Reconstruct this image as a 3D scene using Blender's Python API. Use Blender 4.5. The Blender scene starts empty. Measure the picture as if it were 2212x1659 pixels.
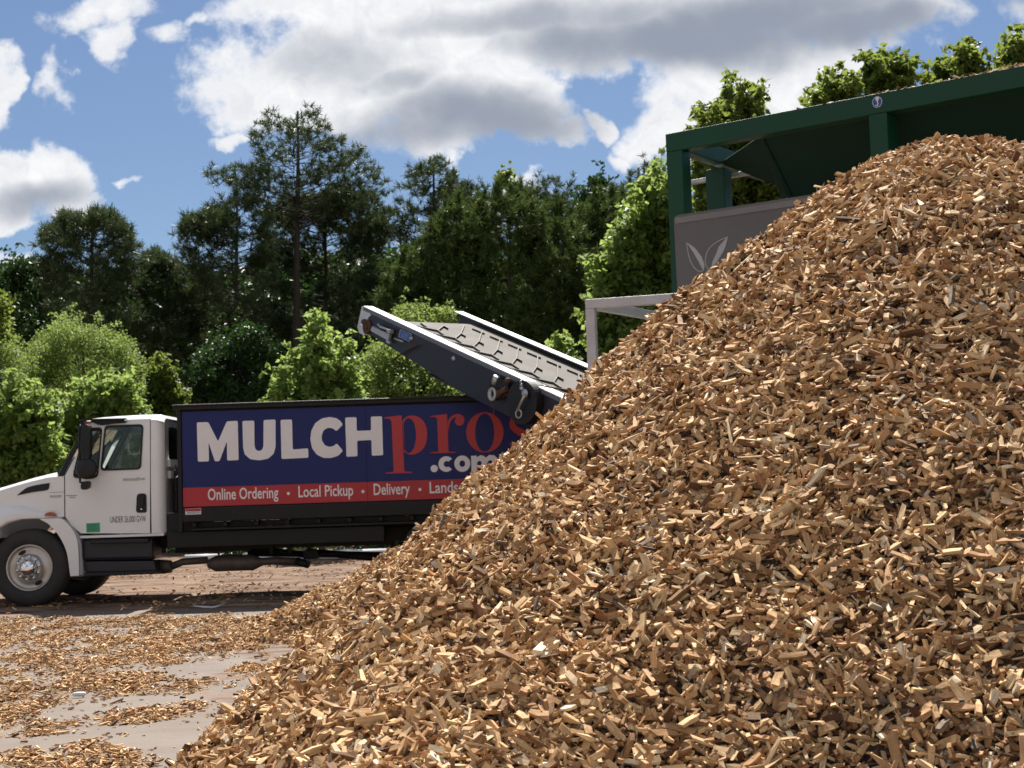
import bpy, bmesh, math
import numpy as np
from mathutils import Matrix, Vector
from mathutils.geometry import tessellate_polygon
R_ = math.radians
scene = bpy.context.scene
COL = scene.collection

# ------------------------------------------------------------------ camera
FPX = 3190.0; PITCH = R_(3.94); ROLL = R_(-1.85); CAMZ = 1.42
cam_d = bpy.data.cameras.new('camera'); cam = bpy.data.objects.new('camera', cam_d); COL.objects.link(cam)
cam.rotation_mode = 'QUATERNION'
cam.rotation_quaternion = (Matrix.Rotation(math.pi/2+PITCH, 3, 'X') @ Matrix.Rotation(ROLL, 3, 'Z')).to_quaternion()
cam.location = (0, 0, CAMZ)
cam_d.sensor_width = 36; cam_d.lens = 36*FPX/2212.0; cam_d.clip_start = 0.1; cam_d.clip_end = 2000
cam_d.dof.use_dof = True; cam_d.dof.focus_distance = 8.5; cam_d.dof.aperture_fstop = 6.5
scene.camera = cam

# ------------------------------------------------------------------ light
SUN_EL = R_(54); SUN_AZ = R_(2)      # azimuth measured from +Y towards +X
sdir = Vector((math.cos(SUN_EL)*math.sin(SUN_AZ), math.cos(SUN_EL)*math.cos(SUN_AZ), math.sin(SUN_EL)))
sl = bpy.data.lights.new('sun', 'SUN'); sl.energy = 5.0; sl.angle = R_(0.53); sl.color = (1.0, 0.95, 0.87)
so = bpy.data.objects.new('sun', sl); COL.objects.link(so)
so.rotation_mode = 'QUATERNION'; so.rotation_quaternion = sdir.to_track_quat('Z', 'Y'); so.location = (0, 30, 60)
scene.view_settings.view_transform = 'Standard'; scene.view_settings.look = 'None'
scene.view_settings.gamma = 1; scene.view_settings.exposure = 0.92

# ------------------------------------------------------------------ picture measurements -> places
def _rx(a): return np.array([[1,0,0],[0,math.cos(a),-math.sin(a)],[0,math.sin(a),math.cos(a)]])
def _rz(a): return np.array([[math.cos(a),-math.sin(a),0],[math.sin(a),math.cos(a),0],[0,0,1]])
MC = _rx(math.pi/2+PITCH) @ _rz(ROLL); CC = np.array([0, 0, CAMZ])
def ray(u, v): return MC @ np.array([u-1106, -(v-829.5), -FPX])
def at(u, v, Y): d = ray(u, v); return CC + d*(Y/d[1])
def atz(u, v, Z): d = ray(u, v); return CC + d*((Z-CAMZ)/d[2])
def onplane(u, v, p0, n): d = ray(u, v); return CC + d*(np.dot(np.asarray(p0)-CC, n)/np.dot(d, n))
def pix(p):
    q = (np.asarray(p)-CC) @ MC
    return np.stack([1106+FPX*q[..., 0]/-q[..., 2], 829.5-FPX*q[..., 1]/-q[..., 2]], -1)

# ------------------------------------------------------------------ node helpers
def new_mat(name):
    m = bpy.data.materials.new(name); m.use_nodes = True
    nt = m.node_tree; nt.nodes.clear(); return m, nt
def nd(nt, t, ins=None, **kw):
    n = nt.nodes.new(t)
    for k, v in kw.items(): setattr(n, k, v)
    if ins:
        for k, v in ins.items():
            if isinstance(v, bpy.types.NodeSocket): nt.links.new(v, n.inputs[k])
            else: n.inputs[k].default_value = v
    return n
def mth(nt, op, a, b=None, c=None, clamp=False):
    ins = {0: a}
    if b is not None: ins[1] = b
    if c is not None: ins[2] = c
    return nd(nt, 'ShaderNodeMath', ins, operation=op, use_clamp=clamp).outputs[0]
def mixc(nt, f, a, b, bt='MIX'):
    n = nt.nodes.new('ShaderNodeMix'); n.data_type = 'RGBA'; n.blend_type = bt; n.clamp_factor = True
    for i, v in ((0, f), (6, a), (7, b)):
        if isinstance(v, bpy.types.NodeSocket): nt.links.new(v, n.inputs[i])
        else: n.inputs[i].default_value = v if i == 0 else (*v, 1) if len(v) == 3 else v
    return n.outputs[2]
def ramp(nt, f, stops, interp='LINEAR'):
    n = nt.nodes.new('ShaderNodeValToRGB'); n.color_ramp.interpolation = interp
    e = n.color_ramp.elements
    while len(e) < len(stops): e.new(0.5)
    for el, (p, c) in zip(e, stops): el.position = p; el.color = (*c, 1) if len(c) == 3 else c
    nt.links.new(f, n.inputs[0]); return n.outputs[0]
def noise(nt, vec, scale, detail=3, rough=.55, dist=0):
    return nd(nt, 'ShaderNodeTexNoise', {'Vector': vec, 'Scale': scale, 'Detail': detail, 'Roughness': rough, 'Distortion': dist})
def out(nt, sh): nt.links.new(sh, nd(nt, 'ShaderNodeOutputMaterial').inputs[0])
def paint(name, c, rough=.5, metal=0, dirt=(.12, .09, .07), dirt_amt=.25, scale=3, bump=.02, spec=.5, coat=0):
    m, nt = new_mat(name)
    tc = nd(nt, 'ShaderNodeTexCoord').outputs['Object']
    n1 = noise(nt, tc, scale, 6, .65).outputs[0]; n2 = noise(nt, tc, scale*14, 3, .6).outputs[0]
    f = mth(nt, 'MULTIPLY', mth(nt, 'MULTIPLY_ADD', n1, 2.2, -.75, clamp=True), dirt_amt)
    f = mth(nt, 'ADD', f, mth(nt, 'MULTIPLY', mth(nt, 'MULTIPLY_ADD', n2, 3, -1.6, clamp=True), dirt_amt*.5))
    col = mixc(nt, f, c, dirt)
    b = nd(nt, 'ShaderNodeBump', {'Height': n2, 'Strength': bump, 'Distance': .01}).outputs[0]
    rr = mth(nt, 'MULTIPLY_ADD', n1, .25, rough-.12, clamp=True)
    p = nd(nt, 'ShaderNodeBsdfPrincipled', {'Base Color': col, 'Roughness': rr, 'Metallic': metal, 'Normal': b, 'Specular IOR Level': spec, 'Coat Weight': coat})
    out(nt, p.outputs[0]); return m

# ------------------------------------------------------------------ sky with clouds (world, by direction)
w = bpy.data.worlds.new('World'); scene.world = w; w.use_nodes = True
nt = w.node_tree; nt.nodes.clear()
sky = nd(nt, 'ShaderNodeTexSky', sky_type='NISHITA', sun_disc=False, sun_elevation=SUN_EL, sun_rotation=SUN_AZ,
         altitude=200, air_density=1.0, dust_density=.6, ozone_density=2.5).outputs[0]
dirv = nd(nt, 'ShaderNodeTexCoord').outputs['Generated']
sx = nd(nt, 'ShaderNodeSeparateXYZ', {0: dirv})
ym = mth(nt, 'MAXIMUM', sx.outputs[1], .12)
ca = mth(nt, 'DIVIDE', sx.outputs[0], ym); cb = mth(nt, 'DIVIDE', sx.outputs[2], ym)
cv = nd(nt, 'ShaderNodeCombineXYZ', {0: ca, 1: cb, 2: 0.0}).outputs[0]
def vm(op, a, b):
    return nd(nt, 'ShaderNodeVectorMath', {0: a, 1: b}, operation=op)
wn = noise(nt, cv, 16, 5, .55).outputs['Color']
warp = vm('MULTIPLY', vm('SUBTRACT', wn, (.5, .5, .5)).outputs[0], (.12, .075, 0)).outputs[0]
cvw = vm('ADD', cv, warp).outputs[0]
cvs = vm('ADD', cv, vm('MULTIPLY', vm('SUBTRACT', noise(nt, cv, 9, 4, .5).outputs['Color'], (.5, .5, .5)).outputs[0], (.12, .06, 0)).outputs[0]).outputs[0]
def blobs(lst, vec, off=(0, 0)):
    acc = None
    for u, v, ru, rv, wt in lst:
        d = ray(u, v); c = (d[0]/d[1]+off[0], d[2]/d[1]+off[1], 0)
        l = vm('LENGTH', vm('MULTIPLY', vm('SUBTRACT', vec, c).outputs[0], (FPX/ru, FPX/rv, 0)).outputs[0], (0, 0, 0)).outputs['Value']
        f = mth(nt, 'MULTIPLY', mth(nt, 'SUBTRACT', 1.0, mth(nt, 'MULTIPLY', l, l)), wt)
        f = mth(nt, 'MAXIMUM', f, -.8)
        acc = f if acc is None else nd(nt, 'ShaderNodeMath', {0: acc, 1: f, 2: .12}, operation='SMOOTH_MAX').outputs[0]
    return acc
CL = [(900,90,360,160,1),(640,190,260,110,.9),(1010,210,260,125,1),(1100,290,190,45,.8),(800,20,330,90,.8),(1350,40,420,120,1),
      (1800,20,330,85,1),(1640,170,240,150,1),(1500,280,170,80,.8),(1370,330,50,30,.5),(1780,150,130,80,.9),(1290,270,50,40,.8),
      (200,20,120,50,.42),(250,95,50,40,.38),(375,95,60,42,.4),(115,165,48,55,.42),(-5,190,45,70,.6),(90,365,160,78,1),(-40,425,110,62,1),
      (170,420,110,45,.8),(505,300,60,22,.45),(440,60,30,20,.3),(330,360,22,14,.4),(1090,420,80,40,.8),(1320,418,50,28,.8),(30,545,60,22,.4),(500,170,40,90,.25),
      (970,335,40,25,.4),(2100,-150,600,120,.8),(2250,20,60,60,.15),(-600,200,400,200,.9),(2900,300,500,150,.8),(1106,-500,1500,120,.8)]
base = blobs(CL, cvw)
fb = noise(nt, cv, 24, 9, .62).outputs[0]; fb2 = noise(nt, cv, 75, 6, .6).outputs[0]
dens = mth(nt, 'ADD', mth(nt, 'MULTIPLY_ADD', fb, 1.9, -.98), base)
dens = mth(nt, 'ADD', dens, mth(nt, 'MULTIPLY_ADD', fb2, .5, -.25))
cover = nd(nt, 'ShaderNodeMapRange', {0: dens, 1: -.22, 2: .50, 3: 0., 4: 1.}, interpolation_type='SMOOTHSTEP').outputs[0]
GR = [(1480,70,420,75,1),(1250,20,300,40,.5),(1830,55,260,60,.95),(1030,268,270,72,.85),(870,300,200,50,.6),(105,425,150,45,.5),(1650,25,330,75,1),
      (1010,30,130,30,.3),(760,120,100,40,.2),(2100,-150,600,160,1),(870,180,60,30,.3)]
g = mth(nt, 'ADD', blobs(GR, cvs), mth(nt, 'MULTIPLY_ADD', noise(nt, cv, 20, 6, .55).outputs[0], .9, -.5))
g = nd(nt, 'ShaderNodeMapRange', {0: g, 1: -.75, 2: .95, 3: 0., 4: 1.}, interpolation_type='SMOOTHSTEP').outputs[0]
soft = nd(nt, 'ShaderNodeMapRange', {0: noise(nt, cvw, 45, 6, .6).outputs[0], 1: .3, 2: .7, 3: 0., 4: 1.}).outputs[0]
edge_ = nd(nt, 'ShaderNodeMapRange', {0: dens, 1: .1, 2: .75, 3: 1., 4: 0.}).outputs[0]
ccol = mixc(nt, mth(nt, 'MAXIMUM', soft, edge_), (8.4, 8.5, 8.9), (10.8, 10.8, 10.8))
ccol = mixc(nt, g, ccol, (3.3, 3.7, 4.5))
bk_f = nd(nt, 'ShaderNodeMapRange', {0: sx.outputs[1], 1: .15, 2: -.15, 3: 0., 4: 1.}).outputs[0]     # unseen broken cloud added behind the camera as front fill light
bk_c = nd(nt, 'ShaderNodeMapRange', {0: noise(nt, dirv, 2.2, 7, .6).outputs[0], 1: .42, 2: .56, 3: 0., 4: 1.}).outputs[0]
bk_h = nd(nt, 'ShaderNodeMapRange', {0: sx.outputs[2], 1: 0., 2: .1, 3: 0., 4: 1.}).outputs[0]
cover = nd(nt, 'ShaderNodeMix', {0: bk_f, 2: cover, 3: mth(nt, 'MULTIPLY', bk_c, bk_h)}, data_type='FLOAT').outputs[0]
ccol = mixc(nt, bk_f, ccol, (7.1, 7.2, 7.5))
skyc = mixc(nt, 1.0, sky, (.72, .78, .87), 'MULTIPLY')
fin = mixc(nt, mth(nt, 'MULTIPLY', cover, .97), skyc, ccol)
bg = nd(nt, 'ShaderNodeBackground', {'Color': fin, 'Strength': .05})
nt.links.new(bg.outputs[0], nd(nt, 'ShaderNodeOutputWorld').inputs[0])

# ------------------------------------------------------------------ object helpers
def link(o, parent=None):
    COL.objects.link(o)
    if parent is not None: o.parent = parent; o.matrix_parent_inverse = parent.matrix_basis.inverted()
    return o
def thing(name, loc, label, cat, group=None):
    o = bpy.data.objects.new(name, None); o.location = [float(x) for x in loc]; COL.objects.link(o)
    o['label'] = label; o['category'] = cat; o.empty_display_size = .3
    if group: o['group'] = group
    return o
def tag(o, label, cat, kind=None, group=None):
    o['label'] = label; o['category'] = cat
    if kind: o['kind'] = kind
    if group: o['group'] = group
    return o
def np_mesh(name, V, Fc, mat, parent=None, attrs=None, smooth=False):
    """V (n,3), Fc (m,k) one face size"""
    me = bpy.data.meshes.new(name); V = np.ascontiguousarray(V, np.float32); Fc = np.ascontiguousarray(Fc, np.int32)
    k = Fc.shape[1]; me.vertices.add(len(V)); me.vertices.foreach_set('co', V.ravel())
    me.loops.add(Fc.size); me.loops.foreach_set('vertex_index', Fc.ravel())
    me.polygons.add(len(Fc)); me.polygons.foreach_set('loop_start', np.arange(0, Fc.size, k, dtype=np.int32))
    me.polygons.foreach_set('use_smooth', np.full(len(Fc), smooth))
    if attrs:
        for an, (ty, arr) in attrs.items():
            a = me.attributes.new(an, ty, 'POINT'); a.data.foreach_set('value' if ty == 'FLOAT' else 'vector', np.ascontiguousarray(arr, np.float32).ravel())
    me.update(); me.materials.append(mat)
    return link(bpy.data.objects.new(name, me), parent)

class MB:
    def __init__(s): s.v = []; s.f = []; s.sm = []
    def add(s, vs, fs, smooth=False):
        n = len(s.v); s.v += [tuple(map(float, p)) for p in vs]; s.f += [tuple(n+i for i in f) for f in fs]; s.sm += [smooth]*len(fs); return s
    def box(s, lo, hi, Mx=None):
        x0, y0, z0 = lo; x1, y1, z1 = hi
        vs = [(x0,y0,z0),(x1,y0,z0),(x1,y1,z0),(x0,y1,z0),(x0,y0,z1),(x1,y0,z1),(x1,y1,z1),(x0,y1,z1)]
        if Mx is not None: vs = [Mx @ Vector(p) for p in vs]
        return s.add(vs, [(0,3,2,1),(4,5,6,7),(0,1,5,4),(1,2,6,5),(2,3,7,6),(3,0,4,7)])
    def hexa(s, a, d):           # quad a (4 pts) extruded by vector d
        a = [np.array(p, float) for p in a]; b = [p+np.array(d) for p in a]
        return s.add(a+b, [(0,1,2,3),(7,6,5,4),(0,4,5,1),(1,5,6,2),(2,6,7,3),(3,7,4,0)])
    def beam(s, a, b, wd, ht, up=(0,0,1)):
        a = np.array(a, float); b = np.array(b, float); d = b-a; d /= np.linalg.norm(d)
        u = np.cross(d, up); u /= np.linalg.norm(u); t = np.cross(u, d)
        q = [a+u*wd/2+t*ht/2, a-u*wd/2+t*ht/2, a-u*wd/2-t*ht/2, a+u*wd/2-t*ht/2]
        return s.hexa(q, b-a)
    def tube(s, pts, r, n=10, caps=True, smooth=True):
        pts = [np.array(p, float) for p in pts]; rs = r if hasattr(r, '__len__') else [r]*len(pts)
        vs = []; fs = []; ref = None
        for i, p in enumerate(pts):
            d = pts[min(i+1, len(pts)-1)]-pts[max(i-1, 0)]; d = d/(np.linalg.norm(d)+1e-9)
            if ref is None: ref = np.array([0, 0, 1.]) if abs(d[2]) < .9 else np.array([1., 0, 0])
            u = np.cross(d, ref); u /= (np.linalg.norm(u)+1e-9); t = np.cross(u, d); ref = t
            for k in range(n):
                a = 2*math.pi*k/n; vs.append(p+rs[i]*(math.cos(a)*u+math.sin(a)*t))
        for i in range(len(pts)-1):
            for k in range(n):
                k2 = (k+1) % n; fs.append((i*n+k, i*n+k2, (i+1)*n+k2, (i+1)*n+k))
        s.add(vs, fs, smooth)
        if caps:
            s.add(vs[:n], [tuple(range(n-1, -1, -1))]); s.add(vs[-n:], [tuple(range(n))])
        return s
    def lathe(s, c, axis, prof, n=32, smooth=True, ref=(0,0,1)):   # prof (dist along axis, radius)
        c = np.array(c, float); ax = np.array(axis, float); ax /= np.linalg.norm(ax)
        u = np.cross(ax, ref); u /= np.linalg.norm(u); t = np.cross(u, ax)
        vs = []; fs = []
        for (h, r) in prof:
            for k in range(n):
                a = 2*math.pi*k/n; vs.append(c+ax*h+r*(math.cos(a)*u+math.sin(a)*t))
        for i in range(len(prof)-1):
            for k in range(n):
                k2 = (k+1) % n; fs.append((i*n+k, i*n+k2, (i+1)*n+k2, (i+1)*n+k))
        return s.add(vs, fs, smooth)
    def poly(s, loops, d):       # outer loop + holes (3-D, planar), extruded by d
        loops = [[np.array(p, float) for p in l] for l in loops]; d = np.array(d, float)
        tris = tessellate_polygon([[Vector(p) for p in l] for l in loops])
        flat = [p for l in loops for p in l]; n = len(flat)
        fs = [tuple(t) for t in tris]+[tuple(n+i for i in t[::-1]) for t in tris]
        o = 0
        for l in loops:
            m = len(l); fs += [(o+i, o+(i+1) % m, n+o+(i+1) % m, n+o+i) for i in range(m)]; o += m
        return s.add(flat+[p+d for p in flat], fs)
    def grid(s, rows, smooth=True):
        n = len(rows[0]); vs = [p for r in rows for p in r]
        return s.add(vs, [(i*n+j, i*n+j+1, (i+1)*n+j+1, (i+1)*n+j) for i in range(len(rows)-1) for j in range(n-1)], smooth)
    def obj(s, name, mat, parent=None, bevel=0, label=None, thick=0):
        me = bpy.data.meshes.new(name); me.from_pydata(s.v, [], s.f); me.update()
        bm = bmesh.new(); bm.from_mesh(me); bmesh.ops.remove_doubles(bm, verts=bm.verts, dist=1e-5)
        bmesh.ops.recalc_face_normals(bm, faces=bm.faces); bm.to_mesh(me); bm.free()
        if len(me.polygons) == len(s.sm): me.polygons.foreach_set('use_smooth', s.sm)
        me.materials.append(mat); o = link(bpy.data.objects.new(name, me), parent)
        if thick: md = o.modifiers.new('t', 'SOLIDIFY'); md.thickness = thick; md.offset = 0
        if bevel: md = o.modifiers.new('b', 'BEVEL'); md.width = bevel; md.segments = 2; md.limit_method = 'ANGLE'; md.angle_limit = R_(35)
        if label: o['label'] = label
        return o
def round_poly(pts, r, n=4):
    pts = [np.array(p, float) for p in pts]; o = []
    for i, p in enumerate(pts):
        a = pts[i-1]-p; b = pts[(i+1) % len(pts)]-p; la, lb = np.linalg.norm(a), np.linalg.norm(b); q = min(r, la*.45, lb*.45)
        p0 = p+a/la*q; p1 = p+b/lb*q
        for k in range(n+1):
            t = k/n; o.append((1-t)**2*p0+2*t*(1-t)*p+t*t*p1)
    return o
def smooth_open(pts, n=6):     # catmull-rom
    P = [np.array(p, float) for p in pts]; P = [2*P[0]-P[1]]+P+[2*P[-1]-P[-2]]; o = []
    for i in range(1, len(P)-2):
        for k in range(n):
            t = k/n; o.append(.5*((2*P[i])+(-P[i-1]+P[i+1])*t+(2*P[i-1]-5*P[i]+4*P[i+1]-P[i+2])*t*t+(-P[i-1]+3*P[i]-3*P[i+1]+P[i+2])*t**3))
    o.append(P[-2]); return o
def lettering(name, s, p0, width, height, mat, parent, xdir=(1,0,0), nrm=(0,-1,0), bold=.0):
    """letters with lower-left p0, total width, cap height, lying in the plane spanned by xdir and z"""
    cu = bpy.data.curves.new(name, 'FONT'); cu.body = s; cu.size = 1; cu.offset = bold; cu.resolution_u = 3
    tmp = bpy.data.objects.new('tmp', cu); COL.objects.link(tmp)
    bpy.context.view_layer.update(); me = bpy.data.meshes.new_from_object(tmp)
    bpy.data.objects.remove(tmp); xs = [v.co.x for v in me.vertices]; x0, x1 = min(xs), max(xs)
    xd = np.array(xdir, float); xd /= np.linalg.norm(xd); p0 = np.array(p0, float); ups = np.array([0, 0, 1.]) if abs(nrm[2]) < .5 else np.cross(nrm, xd)
    for v in me.vertices:
        c = p0+xd*((v.co.x-x0)/(x1-x0)*width)+ups*(v.co.y/.727*height); v.co = Vector(c)
    me.name = name; me.materials.clear(); me.materials.append(mat); return link(bpy.data.objects.new(name, me), parent)

# value noise for placement
def vnoise(x, y, seed=0):
    x = np.asarray(x, float); y = np.asarray(y, float)
    xi = np.floor(x).astype(np.int64); yi = np.floor(y).astype(np.int64); fx = x-xi; fy = y-yi
    fx = fx*fx*(3-2*fx); fy = fy*fy*(3-2*fy)
    def h(a, b):
        n = (a*374761393+b*668265263+seed*982451653) & 0x7fffffff; n = ((n ^ (n >> 13))*1274126177) & 0x7fffffff
        return ((n ^ (n >> 16)) & 0xffff)/65535.
    return (h(xi,yi)*(1-fx)+h(xi+1,yi)*fx)*(1-fy)+(h(xi,yi+1)*(1-fx)+h(xi+1,yi+1)*fx)*fy
def fbm(x, y, o=4, seed=0):
    s = 0; a = .5; t = 0
    for i in range(o): s = s+a*vnoise(np.asarray(x)*2**i, np.asarray(y)*2**i, seed+i*7); t += a; a *= .5
    return s/t

# ------------------------------------------------------------------ materials
M_white = paint('white_paint', (.83, .83, .84), .32, dirt=(.42, .38, .33), dirt_amt=.22, scale=1.2, coat=.3, bump=.004)
M_black = paint('black_steel', (.009, .009, .010), .55, dirt=(.05, .042, .035), dirt_amt=.25, scale=3, spec=.3)
M_blackpl = paint('black_plastic', (.009, .009, .010), .42, dirt=(.04, .036, .03), dirt_amt=.2, spec=.35)
M_navy = paint('navy_steel', (.016, .017, .028), .42, dirt=(.06, .05, .045), dirt_amt=.2, scale=2, spec=.3)
M_tank = paint('tank_steel', (.009, .011, .02), .4, dirt=(.04, .035, .03), dirt_amt=.3)
M_blue = paint('sign_blue', (.012, .02, .12), .5, dirt=(.02, .025, .07), dirt_amt=.2, scale=1.5, spec=.3)
M_red = paint('sign_red', (.44, .022, .03), .5, dirt=(.2, .05, .04), dirt_amt=.25, scale=1.5)
M_letter = paint('sign_white', (.80, .77, .78), .5, dirt=(.5, .47, .45), dirt_amt=.2, scale=1.5)
M_letterred = paint('letter_red', (.46, .03, .035), .45, dirt=(.3, .04, .04), dirt_amt=.2)
M_rubber = paint('tyre_rubber', (.016, .016, .017), .75, dirt=(.10, .08, .06), dirt_amt=.35, scale=4, bump=.2)
M_alu = paint('rim_metal', (.55, .53, .50), .36, .75, dirt=(.25, .2, .16), dirt_amt=.35, scale=6)
M_chrome = paint('chrome', (.85, .85, .87), .07, 1, dirt=(.5, .45, .4), dirt_amt=.1)
M_zinc = paint('zinc_steel', (.48, .49, .50), .42, .6, dirt=(.2, .15, .1), dirt_amt=.4, scale=8)
M_flange = paint('pale_flange', (.58, .60, .62), .45, .1, dirt=(.35, .28, .2), dirt_amt=.35, scale=5)
M_rust = paint('rusty_steel', (.12, .055, .025), .8, .2, dirt=(.04, .02, .012), dirt_amt=.6, scale=12)
M_exh = paint('exhaust_steel', (.17, .13, .11), .6, .4, dirt=(.05, .03, .02), dirt_amt=.6, scale=8)
M_belt = paint('belt_rubber', (.105, .095, .086), .85, dirt=(.2, .16, .12), dirt_amt=.35, scale=2, bump=.05)
M_beltrib = paint('belt_rib', (.045, .038, .033), .7, dirt=(.2, .16, .12), dirt_amt=.3)
M_green = paint('green_paint', (.003, .054, .024), .42, dirt=(.02, .04, .022), dirt_amt=.4, scale=1.8, bump=.01, spec=.3)
M_shadegreen = paint('shaded_hopper_green', (.004, .032, .020), .6, dirt=(.01, .015, .01), dirt_amt=.5, scale=1.5, spec=.2)  # frame green darkened to paint in the shade on the bin walls
M_skirt = paint('grey_rubber_skirt', (.14, .135, .136), .75, dirt=(.12, .10, .09), dirt_amt=.4, scale=1.2, bump=.03)
M_leafmark = paint('pale_print', (.44, .43, .44), .7, dirt=(.3, .29, .28), dirt_amt=.3)
M_frame = paint('whitish_frame', (.55, .54, .56), .45, dirt=(.25, .19, .15), dirt_amt=.4, scale=4)
M_label = paint('label_blue', (.02, .07, .30), .4, dirt=(.1, .12, .2), dirt_amt=.2)
M_lgreen = paint('label_green', (.03, .32, .14), .5, dirt=(.1, .3, .2), dirt_amt=.3)
M_orange = paint('amber_lens', (.40, .08, .02), .3, dirt=(.2, .05, .02), dirt_amt=.2)
M_seat = paint('seat_cloth', (.045, .047, .055), .9, dirt=(.08, .08, .08), dirt_amt=.2)
M_pipe = paint('white_pipe', (.75, .77, .80), .4, dirt=(.4, .38, .35), dirt_amt=.2)
def glass_mat(name, tint, refl=.5):
    m, nt = new_mat(name)
    fr = nd(nt, 'ShaderNodeFresnel', {'IOR': 1.5}).outputs[0]
    t = nd(nt, 'ShaderNodeBsdfTransparent', {'Color': (*tint, 1)}); g = nd(nt, 'ShaderNodeBsdfGlossy', {'Color': (refl, refl, refl, 1), 'Roughness': .02})
    mx = nd(nt, 'ShaderNodeMixShader', {0: fr, 1: t.outputs[0], 2: g.outputs[0]}); out(nt, mx.outputs[0]); return m
M_glass = glass_mat('tinted_glass', (.80, .86, .84), .8)
M_wglass = glass_mat('windscreen_glass', (.5, .66, .6), .9)

def chip_material():
    m, nt = new_mat('wood_chips')
    at1 = nd(nt, 'ShaderNodeAttribute', attribute_name='tone').outputs['Fac']
    at2 = nd(nt, 'ShaderNodeAttribute', attribute_name='hue').outputs['Fac']
    lc = nd(nt, 'ShaderNodeAttribute', attribute_name='grain').outputs['Vector']
    gv = nd(nt, 'ShaderNodeVectorMath', {0: lc, 1: (12, 170, 170)}, operation='MULTIPLY').outputs[0]
    gn = noise(nt, gv, 1.0, 4, .65).outputs[0]
    blot = noise(nt, nd(nt, 'ShaderNodeVectorMath', {0: lc, 1: (30, 30, 30)}, operation='MULTIPLY').outputs[0], 1.0, 3, .6).outputs[0]
    a = ramp(nt, at1, [(0, (.05, .024, .012)), (.14, (.11, .052, .023)), (.34, (.33, .180, .080)), (.64, (.53, .332, .160)), (.90, (.69, .485, .268)), (1, (.83, .70, .49))])
    b = ramp(nt, at1, [(0, (.07, .03, .018)), (.3, (.28, .13, .055)), (.7, (.47, .255, .12)), (1, (.6, .38, .2))])
    c = ramp(nt, at1, [(0, (.08, .06, .045)), (.5, (.24, .175, .12)), (1, (.48, .39, .28))])
    col = mixc(nt, nd(nt, 'ShaderNodeMapRange', {0: at2, 1: .80, 2: .92}).outputs[0], a, b)
    col = mixc(nt, nd(nt, 'ShaderNodeMapRange', {0: at2, 1: .965, 2: .975}).outputs[0], col, c)
    k = mth(nt, 'MULTIPLY_ADD', gn, 1.5, .28); k = mth(nt, 'MULTIPLY', k, mth(nt, 'MULTIPLY_ADD', blot, .6, .72))
    col = nd(nt, 'ShaderNodeVectorMath', {0: col, 3: k}, operation='SCALE').outputs[0]
    bp = nd(nt, 'ShaderNodeBump', {'Height': gn, 'Strength': .55, 'Distance': .003}).outputs[0]
    p = nd(nt, 'ShaderNodeBsdfPrincipled', {'Base Color': col, 'Roughness': .75, 'Specular IOR Level': .18, 'Normal': bp}); out(nt, p.outputs[0]); return m
M_chip = chip_material()
def under_material():
    m, nt = new_mat('shaded_packed_chips')  # shade of the gaps between loose chips painted into this dark colour
    tc = nd(nt, 'ShaderNodeTexCoord').outputs['Object']
    v = nd(nt, 'ShaderNodeTexVoronoi', {'Vector': nd(nt, 'ShaderNodeVectorMath', {0: tc, 1: (1, 1, 2.2)}, operation='MULTIPLY').outputs[0], 'Scale': 30., 'Randomness': 1.})
    s = nd(nt, 'ShaderNodeSeparateColor', {0: v.outputs['Color']}).outputs[0]
    col = ramp(nt, s, [(0, (.03, .016, .009)), (.5, (.08, .045, .025)), (1, (.18, .11, .06))])
    bp = nd(nt, 'ShaderNodeBump', {'Height': v.outputs['Distance'], 'Strength': 1., 'Distance': .03}).outputs[0]
    out(nt, nd(nt, 'ShaderNodeBsdfPrincipled', {'Base Color': col, 'Roughness': .9, 'Normal': bp}).outputs[0]); return m
M_under = under_material()
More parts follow.
